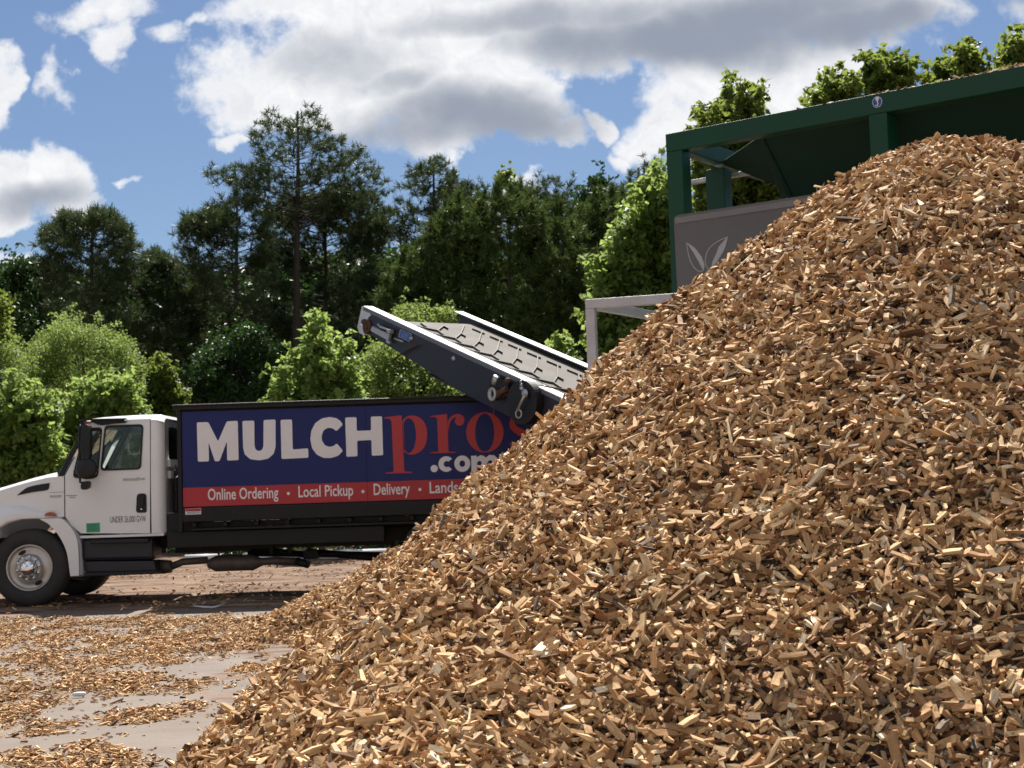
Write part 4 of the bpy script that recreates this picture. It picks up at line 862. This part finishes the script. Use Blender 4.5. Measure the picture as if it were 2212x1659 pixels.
hbox(m1_+.02, HE, 2.0, zbm-.3, 1.4, 1.45).obj('inner_plate', M_shadegreen, hop)
hbox(float(np.dot(T1-h0, hd))-.05, HE, zbm+.01, zbm+.05, .186, DPH-.003).obj('bin_sun_lid', M_under, hop)  # unseen lid added to block the sun and keep the bin dark
# rubber skirt with leaf print
sk = [c4(185, 1075, -.02), c4(190, 1052, -.02), c4(212, 1042, -.02), c4(890, 938, -.02)]
lo_ = [hq(np.dot(sk[3]-h0, hd)+1.6, sk[3][2]+.0, -.02), hq(np.dot(sk[3]-h0, hd)+1.6, .6, -.02), hq(np.dot(sk[0]-h0, hd)+.04, .6, -.02)]
skirt = MB().poly([sk+lo_], hb*.015).obj('rubber_skirt', M_skirt, hop, label='dark grey rubber skirt with pale leaf print')
hbox(.10, np.dot(sk[3]-h0, hd)+1.6, sk[2][2]-.10, sk[2][2]-.03, -.03, -.021).obj('skirt_clamp', paint('dull_clamp', (.2, .195, .19), .6, dirt_amt=.3), hop)
lf1 = [(255,1195),(300,1225),(330,1270),(350,1310),(345,1345),(320,1350),(290,1320),(268,1270)]; lf2 = [(478,1162),(420,1190),(375,1230),(358,1280),(362,1320),(385,1345),(420,1300),(455,1240),(470,1200)]
lp = MB()
def stroke(l, wd_): 
    for i in range(len(l)-1): lp.beam(c4(*l[i], -.024), c4(*l[i+1], -.024), .006, wd_, up=hb) if False else lp.tube([c4(*l[i], -.022), c4(*l[i+1], -.022)], wd_/2, 5, smooth=False)
stroke(smooth_open(lf1+[lf1[0]], 3), .012); stroke(smooth_open(lf2+[lf2[0]], 3), .012)
lp.poly([[c4(*q_, -.0245) for q_ in [(255,1195),(300,1225),(335,1268),(350,1305),(345,1345),(322,1300),(290,1245)]]], hb*.003)
lp.poly([[c4(*q_, -.0245) for q_ in [(478,1162),(462,1222),(425,1285),(388,1340),(395,1300),(418,1250),(430,1215)]]], hb*.003)
lp.obj('leaf_print', M_leafmark, skirt)
# lifting point sticker
ic = c4(1295, 426, -.006); ie = c4(1321, 422, -.006)-ic; ie = hd*np.linalg.norm(ie); iu = np.array([0, 0, np.linalg.norm(ie)*1.12])
st_ = MB().poly([disk(ic, ie, iu, hb*.004)[0]], hb*.004).obj('lifting_sticker', M_letter, hop)
MB().poly([disk(ic-hb*.002, ie*.9, iu*.9, hb*.002)[0]], hb*.002).obj('blue_disc', M_label, st_)
hk = [(1295, 408), (1296, 425), (1300, 436), (1296, 448), (1287, 443)]
MB().tube([c4(a, b, -.011) for a, b in hk], .008, 5).lathe(c4(1295, 408, -.010), -hb, [(0, .022), (.002, .02), (.002, .001)], 10).obj('hook_mark', M_letter, st_)
# chips lying on top beam and heaped in the bin
N = 420; s_ = 1.2+(HE-1.2)*rng.random(N)**.5; d_ = rng.uniform(.01, .17, N); L, W, T = sizes(N, .05)
p = np.array([hq(a, zt_+.008, b) for a, b in zip(s_, d_)]); V1 = chips('', p, np.tile([0, 0, 1.], (N, 1)), L, W, T, .3)
N = 9000; s_ = rng.uniform(sz(1450, 430)[0], HE-.1, N); d_ = rng.uniform(.15, 1.5, N)
hh = np.clip(.20*np.clip((s_-sz(1450, 430)[0])/1.2, 0, 1.2)*np.sin(np.clip(d_/1.5, 0, 1)*math.pi), 0, 1); p = np.array([hq(a, zt_-.02+h_*rng.uniform(.8, 1), b) for a, b, h_ in zip(s_, d_, hh)]); V2 = chips('', p, np.tile([0, 0, 1.], (N, 1)), *sizes(N, .055), .45)
V, F, A = join([V1, V2]); o = np_mesh('wood_chip_load', V, F, M_chip, attrs=A); tag(o, 'wood chips lying along the top of the green hopper beam', 'wood chips', kind='stuff')

# ------------------------------------------------------------------ whitish frame
f0 = at(1266, 648, 16.5); f1 = atz(1432, 636.5, f0[2]); fd = f1-f0; fd /= np.linalg.norm(fd); fb0 = atz(1300, 650, f0[2]); fb1 = atz(1418, 672, f0[2]); fbd = fb1-fb0; fbd[2] = 0; fbd /= np.linalg.norm(fbd)
fr = thing('tube_frame', (*f0[:2], 0), 'greyish white square tube frame rising behind the pile beside the conveyor', 'frame'); tw_ = .105
MB().beam(f0+fd*.0+[0, 0, -tw_/2], f0+fd*3.2+[0, 0, -tw_/2], tw_, tw_).obj('top_tube', M_frame, fr, bevel=.006)
pf = f0+fd*tw_/2; MB().beam(pf-[0, 0, tw_+.001], (pf[0], pf[1], 0), tw_, tw_, up=(fd[1], -fd[0], 0)).obj('post', M_frame, fr, bevel=.006)
bk = f0+fd*(tw_/2)+np.array([-fd[1], fd[0], 0])*tw_/2
MB().beam(bk+[0, 0, -tw_/2]+fbd*.03, bk+[0, 0, -tw_/2]+fbd*2.6, tw_*.96, tw_*.96).obj('back_tube', M_frame, fr, bevel=.006)
pb = bk+fbd*2.55; MB().beam(pb-[0, 0, tw_], (pb[0], pb[1], 0), tw_, tw_, up=(0, 1, 0)).obj('post', M_frame, fr, bevel=.006)
pe = f0+fd*3.15; MB().beam(pe-[0, 0, tw_], (pe[0], pe[1], 0), tw_, tw_, up=(0, 1, 0)).obj('post', M_frame, fr, bevel=.006)

# ------------------------------------------------------------------ small loose things
q = atz(180, 1500, .02)
MB().lathe((q[0]-.08, q[1], .022), (1, .1, 0), [(0, .001), (.0, .008), (.012, .015), (.05, .017), (.088, .014), (.10, .005), (.10, .001)], 14).obj('stone', M_pipe)
tag(bpy.data.objects['stone'], 'small smooth white oblong stone lying among the chip litter', 'stone')
tw = MB().tube([atz(*p_, .03) for p_ in ((418, 1309), (440, 1311), (460, 1312), (475, 1308), (490, 1302))], .011, 6).obj('peeled_stick', M_pipe); tag(tw, 'thin pale crooked stick lying in the shadow of the truck', 'stick')
pipes = [(((525, 1200), (835, 1187)), .10), (((640, 1211), (850, 1199)), .08), (((400, 1200), (470, 1197)), .07)]
for k, (((ua, va), (ub, vb)), r_) in enumerate(pipes):
    a_ = at(ua, va, 31+k*.8); b_ = at(ub, vb, 31+k*.8); a_[2] = b_[2] = max(.07, (a_[2]+b_[2])/2)
    a_[2] = b_[2] = r_+.0
    o = MB().tube([a_, b_], r_, 12).obj('white_pipe', M_pipe)
    tag(o, ['long glossy white pipe lying beyond the truck, farther back of the long pair', 'long white pipe lying nearer of the pair seen under the truck box', 'short white pipe end seen just behind the cab under the truck'][k], 'pipe', group='white pipes lying beyond the truck')

# ------------------------------------------------------------------ trees
def frame_rand(N, upb=0.):
    n = rng.normal(0, 1, (N, 3)); n[:, 2] += upb; n /= np.linalg.norm(n, axis=1)[:, None]
    r = rng.normal(0, 1, (N, 3)); a = r-(r*n).sum(1)[:, None]*n; a /= np.linalg.norm(a, axis=1)[:, None]; return n, a, np.cross(n, a)
def leaves(cent, rad, per, size):
    """broad leaves: folded kites round clump centres"""
    wgt = np.clip((rad/rad.mean())**2, .25, 3); ci = np.repeat(np.arange(len(cent)), np.maximum(3, (per*wgt/wgt.mean()).astype(int))); N = len(ci)
    d = rng.normal(0, 1, (N, 3)); d /= np.linalg.norm(d, axis=1)[:, None]; p = cent[ci]+d*(rad[ci]*rng.random(N)**.6)[:, None]*np.array([1, 1, .8])
    n, a, b = frame_rand(N, .9); s = size*rng.uniform(.55, 1.25, N); a = a-np.array([0, 0, .5]); a /= np.linalg.norm(a, axis=1)[:, None]
    S = s[:, None]
    V = np.stack([p-a*S*.1, p+a*S*.35+b*S*.42+n*S*.12, p+a*S, p+a*S*.35-b*S*.42+n*S*.12], 1)
    F = np.arange(N*4).reshape(N, 4); ct = rng.random(len(cent))
    tone = np.clip(.5*ct[ci]+.5*rng.random(N), 0, 1)
    return V.reshape(-1, 3), F, {'tone': ('FLOAT', np.repeat(tone, 4))}
def tufts(cent, dirs, nper, ln, wd):
    N = len(cent)*nper; ci = np.repeat(np.arange(len(cent)), nper)
    d = dirs[ci]*.55+rng.normal(0, .68, (N, 3)); d /= np.linalg.norm(d, axis=1)[:, None]
    s = rng.normal(0, 1, (N, 3)); s -= (s*d).sum(1)[:, None]*d; s /= np.linalg.norm(s, axis=1)[:, None]
    p = cent[ci]+rng.normal(0, ln*.12, (N, 3)); L = (ln*rng.uniform(.6, 1.2, N))[:, None]
    V = np.stack([p-s*wd*.5, p+s*wd*.5, p+d*L+s*wd*.18, p+d*L-s*wd*.18], 1); F = np.arange(N*4).reshape(N, 4)
    tone = np.clip(.55*rng.random(len(cent))[ci]+.45*rng.random(N), 0, 1)
    return V.reshape(-1, 3), F, {'tone': ('FLOAT', np.repeat(tone, 4))}
def sample_poly(poly, n):
    P = np.array(poly, float); lo, hi = P.min(0), P.max(0); o = np.zeros((0, 2))
    while len(o) < n:
        q = rng.uniform(lo, hi, (n*3, 2)); o = np.concatenate([o, q[inpoly(q[:, 0], q[:, 1], poly)]])
    return o[:n]
def at_many(uv, Y):
    d = np.stack([uv[:, 0]-1106, -(uv[:, 1]-829.5), np.full(len(uv), -FPX)], -1) @ MC.T
    return CC+d*(Y/d[:, 1])[:, None]
def tree(name, label, cat, poly, Y, tu, kind, mat, n=120, rad=.5, per=60, size=.12, depth=1.0, limbs=30, tr=.16, stems=0, candles=False, group=None, ttop=None, edge=.35):
    """poly: outline of the crown measured in the picture, tu: picture x of the trunk"""
    uv = sample_poly(poly, n)
    P = np.array(poly, float); ne = int(n*edge); i = rng.integers(0, len(P), ne); t = rng.random(ne)[:, None]; ed = P[i]*(1-t)+P[(i+1) % len(P)]*t; c = P.mean(0); ed = c+(ed-c)*rng.uniform(.86, .99, (ne, 1))
    ed[:, 1] = np.minimum(ed[:, 1], 1090); uv = np.concatenate([uv, ed])
    umin, umax = P[:, 0].min(), P[:, 0].max(); half = (umax-umin)/2*Y/FPX
    q = np.abs((uv[:, 0]-(umin+umax)/2)/((umax-umin)/2)).clip(0, 1)
    YY = Y+rng.uniform(-1, 1, len(uv))*half*depth*np.sqrt(1-q**2*.8); cen = at_many(uv, YY)
    srad = None; bough = None
    if stems and kind == 'pine':
        m = stems; i = rng.integers(0, len(P), m); t = rng.random(m)[:, None]; tip = P[i]*(1-t)+P[(i+1) % len(P)]*t
        tip = np.concatenate([c+(tip-c)*rng.uniform(.88, 1.03, (m, 1)), sample_poly(poly, m)]); q = np.abs((tip[:, 0]-(umin+umax)/2)/((umax-umin)/2)).clip(0, 1)
        tp = at_many(tip, Y+rng.uniform(-1, 1, len(tip))*half*depth*np.sqrt(1-q**2*.8)); x0_ = at(tu, 700, Y)[0]; zt0 = at(tu, ttop or P[:, 1].min()+8, Y)[2]
        hdist = np.hypot(tp[:, 0]-x0_, tp[:, 1]-Y); zr = np.clip(np.minimum(tp[:, 2]-hdist*rng.uniform(.2, .6, len(tp)), zt0*.97), .3, None); rt = np.stack([np.full(len(tp), x0_), np.full(len(tp), Y), zr], -1)
        bough = (rt, tp); cl = []; dl_ = []
        for k in range(len(tp)):
            L_ = np.linalg.norm(tp[k]-rt[k]); nn = max(2, int(min(L_*.62, 2.4)/.2)); ts = 1-np.arange(nn)*.2/max(L_, .3); ax_ = (tp[k]-rt[k])/max(L_, .1)
            for tv in ts[ts > .1]:
                b_ = rt[k]+(tp[k]-rt[k])*tv-np.array([0, 0, .10*L_*math.sin(math.pi*tv)*.6]); w_ = .10+.22*(1-tv)*L_**.5
                for _ in range(per):
                    o_ = rng.normal(0, 1, 3)*np.array([w_, w_, .07]); cl.append(b_+o_); d_ = ax_*.7+o_*.8+np.array([0, 0, .7]); dl_.append(d_/np.linalg.norm(d_))
        bough += (np.array(cl), np.array(dl_))
    elif stems:
        base_uv = np.array([tu, min(P[:, 1].max(), 1040)]); m = stems; i = rng.integers(0, len(P), m); t = rng.random(m)[:, None]
        tip = P[i]*(1-t)+P[(i+1) % len(P)]*t; inner = sample_poly(poly, m//2); tip = np.concatenate([tip[tip[:, 1] < base_uv[1]-20], inner]); tip = c+(tip-c)*rng.uniform(.8, 1.04, (len(tip), 1))
        root_uv = np.stack([base_uv[0]+(tip[:, 0]-base_uv[0])*.25, np.minimum(base_uv[1], tip[:, 1]+rng.uniform(60, 260, len(tip)))], -1)
        k_ = 9; tt = np.linspace(.15, 1, k_)[None, :, None]; ln = root_uv[:, None]*(1-tt)+tip[:, None]*tt; ln[..., 0] += np.sin(tt[..., 0]*math.pi)*(base_uv[0]-tip[:, None, 0])*-.12
        q = np.abs((tip[:, 0]-(umin+umax)/2)/((umax-umin)/2)).clip(0, 1); Ys = Y+rng.uniform(-1, 1, len(tip))*half*depth*np.sqrt(1-q**2*.8)
        YY = (Y+(Ys[:, None]-Y)*tt[..., 0]).ravel(); uv = ln.reshape(-1, 2); cen = at_many(uv, YY)+rng.normal(0, rad*.28, (len(uv), 3))
        srad = np.tile(rad*np.linspace(.9, .38, k_), len(tip))*rng.uniform(.5, 1.15, len(uv)); keep = rng.random(len(uv)) < .85; cen = cen[keep]; srad = srad[keep]
    cen[:, 2] = np.maximum(cen[:, 2], rad*.6)
    vt = ttop if ttop is not None else P[:, 1].min()+12
    top = at(tu, vt, Y); basep = np.array([at(tu, 1000, Y)[0], Y, 0.])
    root = thing(name, basep, label, cat, group)
    tr_pts = [basep+(top-basep)*t+np.array([.12*math.sin(5*t+Y), .1*math.cos(4*t+tu), 0])*(t*(1-t)*2) for t in np.linspace(0, 1, 9)]
    mb = MB(); mb.tube(tr_pts, [tr*(1-.88*t)+.01 for t in np.linspace(0, 1, 9)], 9); H = top[2]
    if bough:
        for p0, c in zip(bough[0], bough[1]):
            L_ = np.linalg.norm(c-p0); r0 = min(max(.012, tr*(1-.9*p0[2]/H)*.34), .012+.012*L_); mb.tube([p0, (p0+c)/2-np.array([0, 0, .07*L_]), c], [r0, r0*.6, .006], 5, caps=False)
    for k in rng.permutation(len(cen))[:(0 if bough else limbs)]:
        c = cen[k]; hd_ = math.hypot(c[0]-basep[0], c[1]-Y); z0 = max(.15*H, min(c[2]-hd_*(.45 if kind == 'pine' else .8), H*.97)); tt = z0/H
        p0 = basep+(top-basep)*tt; m_ = (p0+c)/2+np.array([0, 0, -.08*hd_]); r0 = max(.012, tr*(1-.9*tt)*.36)
        mb.tube([p0, m_, c], [r0, r0*.65, r0*.25], 5, caps=False)
    mb.obj('trunk', M_bark, root)
    if bough: V, F, A = tufts(bough[2], bough[3], 17, size*.8, .026)
    elif kind == 'pine':
        tc = []; td = []
        for c in cen:
            m = max(3, int(per*.75)); o = rng.normal(0, 1, (m, 3))*rad*np.array([.6, .6, .34]); tc.append(c+o)
            dd = (c-np.array([basep[0], Y, c[2]-.6])); dd = dd/(np.linalg.norm(dd)+1e-6); dd = dd[None]+o/rad*.5+np.array([0, 0, .55]); td.append(dd/np.linalg.norm(dd, axis=1)[:, None])
        if candles:
            tops = [P[k]*(1-t_)+P[(k+1) % len(P)]*t_ for k in range(len(P)) for t_ in rng.random(4) if (P[k]*(1-t_)+P[(k+1) % len(P)]*t_)[1] < P[:, 1].min()+130]
            tops = np.array(tops+[tuple(q_) for q_ in sample_poly(poly, 8)]); cb = at_many(tops, Y+rng.uniform(-1, 1, len(tops))*half*.6)
            for b_ in cb:
                h_ = rng.uniform(.25, .7); zz = np.arange(-.1, h_, .07); q_ = np.stack([np.full(len(zz), b_[0]), np.full(len(zz), b_[1]), b_[2]+zz], -1)+rng.normal(0, .02, (len(zz), 3)); tc.append(q_); td.append(np.tile([0, 0, 1.6], (len(zz), 1)))
        V, F, A = tufts(np.concatenate(tc), np.concatenate(td), 19, size*.78, .028)
    elif srad is not None: V, F, A = leaves(cen, srad, per, size)
    else:
        nt_ = len(cen)//3; sh_ = cen[rng.integers(0, len(cen), nt_)]+np.stack([rng.normal(0, .15, nt_), rng.normal(0, .15, nt_), rng.uniform(.15, .75, nt_)*rad/.36], -1)
        rads = rad*np.concatenate([rng.choice([.38, .6, .95, 1.15], len(cen)), np.full(nt_, .32)]); V, F, A = leaves(np.concatenate([cen, sh_]), rads, int(per*.62), size)
    np_mesh('crown', V, F, mat, parent=root, attrs=A); return root
PG = 'dark pines along the yard edge'; MG = 'bright broadleaf trees by the yard'
tree('pine_tree', 'tallest pine with open branching top rising above all other trees', 'pine tree', [(570,255),(590,234),(640,236),(682,234),(708,262),(712,312),(748,292),(785,322),(790,348),(820,368),(838,392),(830,425),(760,430),(700,438),(600,425),(520,400),(452,388),(448,370),(472,374),(520,362),(560,352),(545,300)], 46, 643, 'pine', L_pine, 88, .30, 2, .25, limbs=110, tr=.2, ttop=240, group=PG, depth=.8, stems=48)
tree('pine_tree', 'dense dark pine crown directly below the tallest open top', 'pine tree', [(560,450),(640,420),(700,430),(760,405),(815,430),(835,480),(840,600),(850,720),(800,800),(600,800),(540,700),(560,560)], 48, 700, 'pine', L_pine, 230, .55, 3, .27, limbs=50, group=PG, stems=112)
tree('pine_tree', 'ragged dark pine just left of the tallest pine with thin slanting limbs', 'pine tree', [(380,510),(400,472),(425,480),(440,450),(455,442),(480,465),(490,430),(515,418),(560,432),(590,465),(600,560),(590,700),(500,740),(450,640),(410,580),(385,545)], 45, 512, 'pine', L_pine, 120, .42, 2, .27, limbs=90, group=PG, stems=84)
tree('pine_tree', 'broad round topped dark pine standing left of the open sky gap', 'pine tree', [(85,535),(105,495),(138,470),(140,462),(190,470),(212,455),(245,466),(280,500),(300,545),(305,700),(120,740),(80,620)], 45, 200, 'pine', L_pine, 150, .48, 2, .28, limbs=60, group=PG, stems=112)
tree('pine_tree', 'lower dark pine between the round topped pine and the ragged pine', 'pine tree', [(300,565),(330,540),(355,562),(385,572),(420,610),(450,640),(470,780),(290,780)], 47, 360, 'pine', L_pine, 130, .5, 3, .27, limbs=30, group=PG, stems=90)
tree('pine_tree', 'slim pine with tufted head right of the tallest pine', 'pine tree', [(858,420),(872,395),(888,400),(892,352),(925,342),(958,348),(982,382),(972,402),(945,425),(935,470),(960,520),(940,600),(880,600),(850,530),(832,460)], 47, 936, 'pine', L_pine, 70, .36, 2, .26, limbs=70, group=PG, ttop=350, stems=52)
tree('pine_tree', 'short dark pine top just right of the slim tufted pine', 'pine tree', [(950,450),(985,408),(1010,402),(1030,430),(1065,470),(1060,560),(960,560)], 52, 1005, 'pine', L_pine, 60, .42, 10, .26, limbs=20, group=PG)
tree('pine_tree', 'dark flat topped pine behind the young pine thicket', 'pine tree', [(1115,420),(1150,392),(1200,390),(1245,430),(1250,560),(1120,560)], 52, 1180, 'pine', L_pine, 80, .42, 10, .26, limbs=40, group=PG)
tree('pine_tree', 'dark pine behind the bright maple left of the green hopper', 'pine tree', [(1310,430),(1345,410),(1370,425),(1395,350),(1410,352),(1415,430),(1420,560),(1300,560)], 50, 1380, 'pine', L_pine, 80, .38, 9, .26, limbs=30, group=PG)
tree('broadleaf_tree', 'dark twin topped broadleaf tree poking up right of the flat topped pine', 'tree', [(1250,430),(1270,400),(1290,386),(1308,392),(1312,430),(1290,450),(1290,560),(1250,560)], 48, 1285, 'leaf', L_dark, 40, .34, 70, .13, limbs=20)
tree('broadleaf_tree', 'thin sapling whose small leafy top stands up alone against a white cloud', 'tree', [(1080,386),(1095,366),(1112,376),(1110,402),(1098,414),(1085,398)], 44, 1097, 'leaf', L_mid, 10, .2, 40, .13, limbs=6, tr=.05)
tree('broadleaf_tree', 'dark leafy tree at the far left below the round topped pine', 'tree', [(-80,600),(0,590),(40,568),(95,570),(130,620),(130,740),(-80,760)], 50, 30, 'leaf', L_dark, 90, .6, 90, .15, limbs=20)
tree('broadleaf_tree', 'green branch of a tree entering at the left picture edge', 'tree', [(-120,640),(-10,635),(14,650),(22,690),(8,735),(-20,760),(-120,760)], 36, -60, 'leaf', L_mid, 40, .3, 80, .12, limbs=10)
YG = 'young olive pines in a thicket'
for k, (pl, tu, yy) in enumerate([([(900,640),(915,540),(955,485),(985,455),(1012,445),(1045,480),(1055,600),(1045,780),(900,780)], 985, 41), ([(1015,500),(1050,450),(1090,430),(1130,445),(1165,480),(1185,560),(1190,800),(1040,800)], 1100, 40),
        ([(1150,520),(1180,475),(1212,482),(1250,540),(1285,620),(1290,800),(1150,800)], 1215, 41), ([(835,640),(875,570),(910,570),(935,640),(940,800),(835,800)], 885, 42), ([(1240,500),(1262,470),(1300,432),(1345,440),(1370,560),(1330,680),(1250,680)], 1300, 43)]):
    tree('young_pine', ['olive young pine below the slim tufted pine', 'tallest olive young pine above the right half of the conveyor belt', 'olive young pine above the far rail of the conveyor', 'darker young pine above the belt head of the conveyor', 'young pine with upright shoots touching the bright maple'][k], 'young pine', pl, yy, tu, 'pine', L_ypine, 120, .42, 11, .24, limbs=20, tr=.09, group=YG, candles=True)
tree('maple_tree', 'bright green maple left of the green hopper post', 'maple tree', [(1262,660),(1275,562),(1320,545),(1325,475),(1362,442),(1378,385),(1402,352),(1445,335),(1500,360),(1510,720),(1460,800),(1300,800),(1275,720)], 31, 1410, 'leaf', L_bright, 230, .36, 34, .15, limbs=60, group=MG, stems=80)
tree('maple_tree', 'pale green young maple rising over the truck box left of the conveyor', 'maple tree', [(555,880),(580,795),(618,762),(648,738),(668,700),(690,664),(712,700),(745,728),(772,780),(792,830),(800,900),(555,900)], 33, 690, 'leaf', L_bright, 130, .30, 34, .14, limbs=40, group=MG, tr=.07, stems=46)
tree('maple_tree', 'bright yellow green maple at the left edge beside the truck windscreen', 'maple tree', [(-120,830),(-10,850),(38,800),(62,828),(108,838),(130,880),(135,960),(160,1080),(-120,1080)], 30, 20, 'leaf', L_bright, 190, .30, 36, .14, limbs=40, group=MG, tr=.08, stems=70)
tree('maple_tree', 'bright yellow green maple directly above the white cab roof', 'maple tree', [(100,920),(128,860),(178,806),(205,796),(222,818),(255,800),(280,812),(292,858),(322,890),(330,960),(330,1080),(130,1080)], 32, 210, 'leaf', L_bright, 200, .30, 36, .14, limbs=40, group=MG, tr=.08, stems=70)
tree('shrub', 'large rounded olive green bush behind the bright maples on the left', 'shrub', [(75,790),(95,735),(130,702),(180,712),(240,726),(280,762),(298,820),(300,900),(60,900)], 37, 180, 'leaf', L_olive, 220, .4, 150, .06, limbs=20, tr=.08)
tree('shrub', 'olive bush at the left edge above the bright maple', 'shrub', [(-120,790),(-20,755),(40,760),(85,810),(100,900),(-120,900)], 36, 0, 'leaf', L_olive, 120, .4, 150, .06, limbs=20, tr=.08)
tree('small_tree', 'small green pointed tree between the cab roof and the box corner', 'tree', [(295,880),(322,810),(340,775),(352,754),(370,790),(390,840),(400,900),(300,930)], 38, 350, 'leaf', L_mid, 60, .30, 36, .12, limbs=20, tr=.05, stems=45)
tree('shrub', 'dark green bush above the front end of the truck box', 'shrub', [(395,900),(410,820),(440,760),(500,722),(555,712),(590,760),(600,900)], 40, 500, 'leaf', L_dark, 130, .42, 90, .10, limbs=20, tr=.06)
tree('shrub', 'low mid green bush under the dark side rail of the conveyor', 'shrub', [(770,900),(775,810),(800,765),(850,750),(905,800),(1000,840),(1050,870),(1050,900)], 37, 860, 'leaf', L_olive, 120, .4, 90, .09, limbs=20, tr=.06)
tree('shrub', 'yellowish bush tips showing just above the conveyor head', 'shrub', [(830,760),(855,695),(880,668),(930,662),(985,680),(1010,760)], 38, 920, 'leaf', L_olive, 60, .35, 80, .10, limbs=14, tr=.06)
tree('small_tree', 'small bright sapling between the conveyor far rail and the white frame', 'tree', [(1170,800),(1185,745),(1210,712),(1238,738),(1275,800),(1260,840),(1180,830)], 30, 1215, 'leaf', L_bright, 36, .24, 30, .12, limbs=14, tr=.05, stems=28)
HG = 'sweetgum trees behind the green hopper'
tree('sweetgum_tree', 'green leafy tree whose double top rises above the left end of the hopper', 'tree', [(1500,290),(1506,245),(1540,232),(1556,195),(1590,172),(1612,188),(1626,210),(1646,186),(1650,240),(1660,320),(1700,400),(1710,560),(1500,700),(1480,500)], 29, 1580, 'leaf', L_mid, 190, .34, 36, .14, limbs=50, group=HG, stems=85)
tree('sweetgum_tree', 'low leafy crown left of the round blue hopper sticker', 'tree', [(1740,225),(1752,185),(1790,178),(1800,150),(1835,152),(1860,185),(1900,400),(1750,400)], 29, 1810, 'leaf', L_mid, 90, .34, 36, .14, limbs=40, group=HG, stems=40)
tree('sweetgum_tree', 'leafy crown above the round blue hopper sticker', 'tree', [(1850,190),(1868,120),(1895,118),(1930,125),(1960,108),(1985,135),(2010,180),(2020,400),(1860,400)], 29.5, 1930, 'leaf', L_mid, 110, .34, 36, .14, limbs=40, group=HG, stems=45)
tree('sweetgum_tree', 'rounded leafy crown second from the right picture edge above the hopper beam', 'tree', [(1990,180),(2025,130),(2060,105),(2090,88),(2115,95),(2145,140),(2150,380),(2000,380)], 30, 2080, 'leaf', L_mid, 110, .34, 36, .14, limbs=40, group=HG, stems=45)
tree('sweetgum_tree', 'tallest leafy crown cut off by the right picture edge', 'tree', [(2148,160),(2155,90),(2172,64),(2200,78),(2260,60),(2330,120),(2330,360),(2150,360)], 30, 2230, 'leaf', L_mid, 100, .34, 36, .14, limbs=40, group=HG, stems=45)
# far wood behind everything
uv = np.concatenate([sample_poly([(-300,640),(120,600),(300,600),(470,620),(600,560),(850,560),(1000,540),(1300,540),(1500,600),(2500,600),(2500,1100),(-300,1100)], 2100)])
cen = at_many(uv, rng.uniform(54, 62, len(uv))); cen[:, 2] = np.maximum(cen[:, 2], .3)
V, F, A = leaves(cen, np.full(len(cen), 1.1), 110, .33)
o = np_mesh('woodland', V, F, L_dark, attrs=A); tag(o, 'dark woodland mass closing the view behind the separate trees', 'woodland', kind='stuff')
x = rng.uniform(-25, 25, 700); y = rng.uniform(34, 40, 700); V, F, A = leaves(np.stack([x, y, rng.uniform(.05, .5, 700)], -1), np.full(700, .5), 60, .11)
o = np_mesh('undergrowth', V, F, L_dark, attrs=A); tag(o, 'low weedy undergrowth at the foot of the trees beyond the truck', 'undergrowth', kind='stuff')
scene.cycles.use_denoising = True
scene.cycles.max_bounces = 8; scene.cycles.diffuse_bounces = 2; scene.cycles.transparent_max_bounces = 12
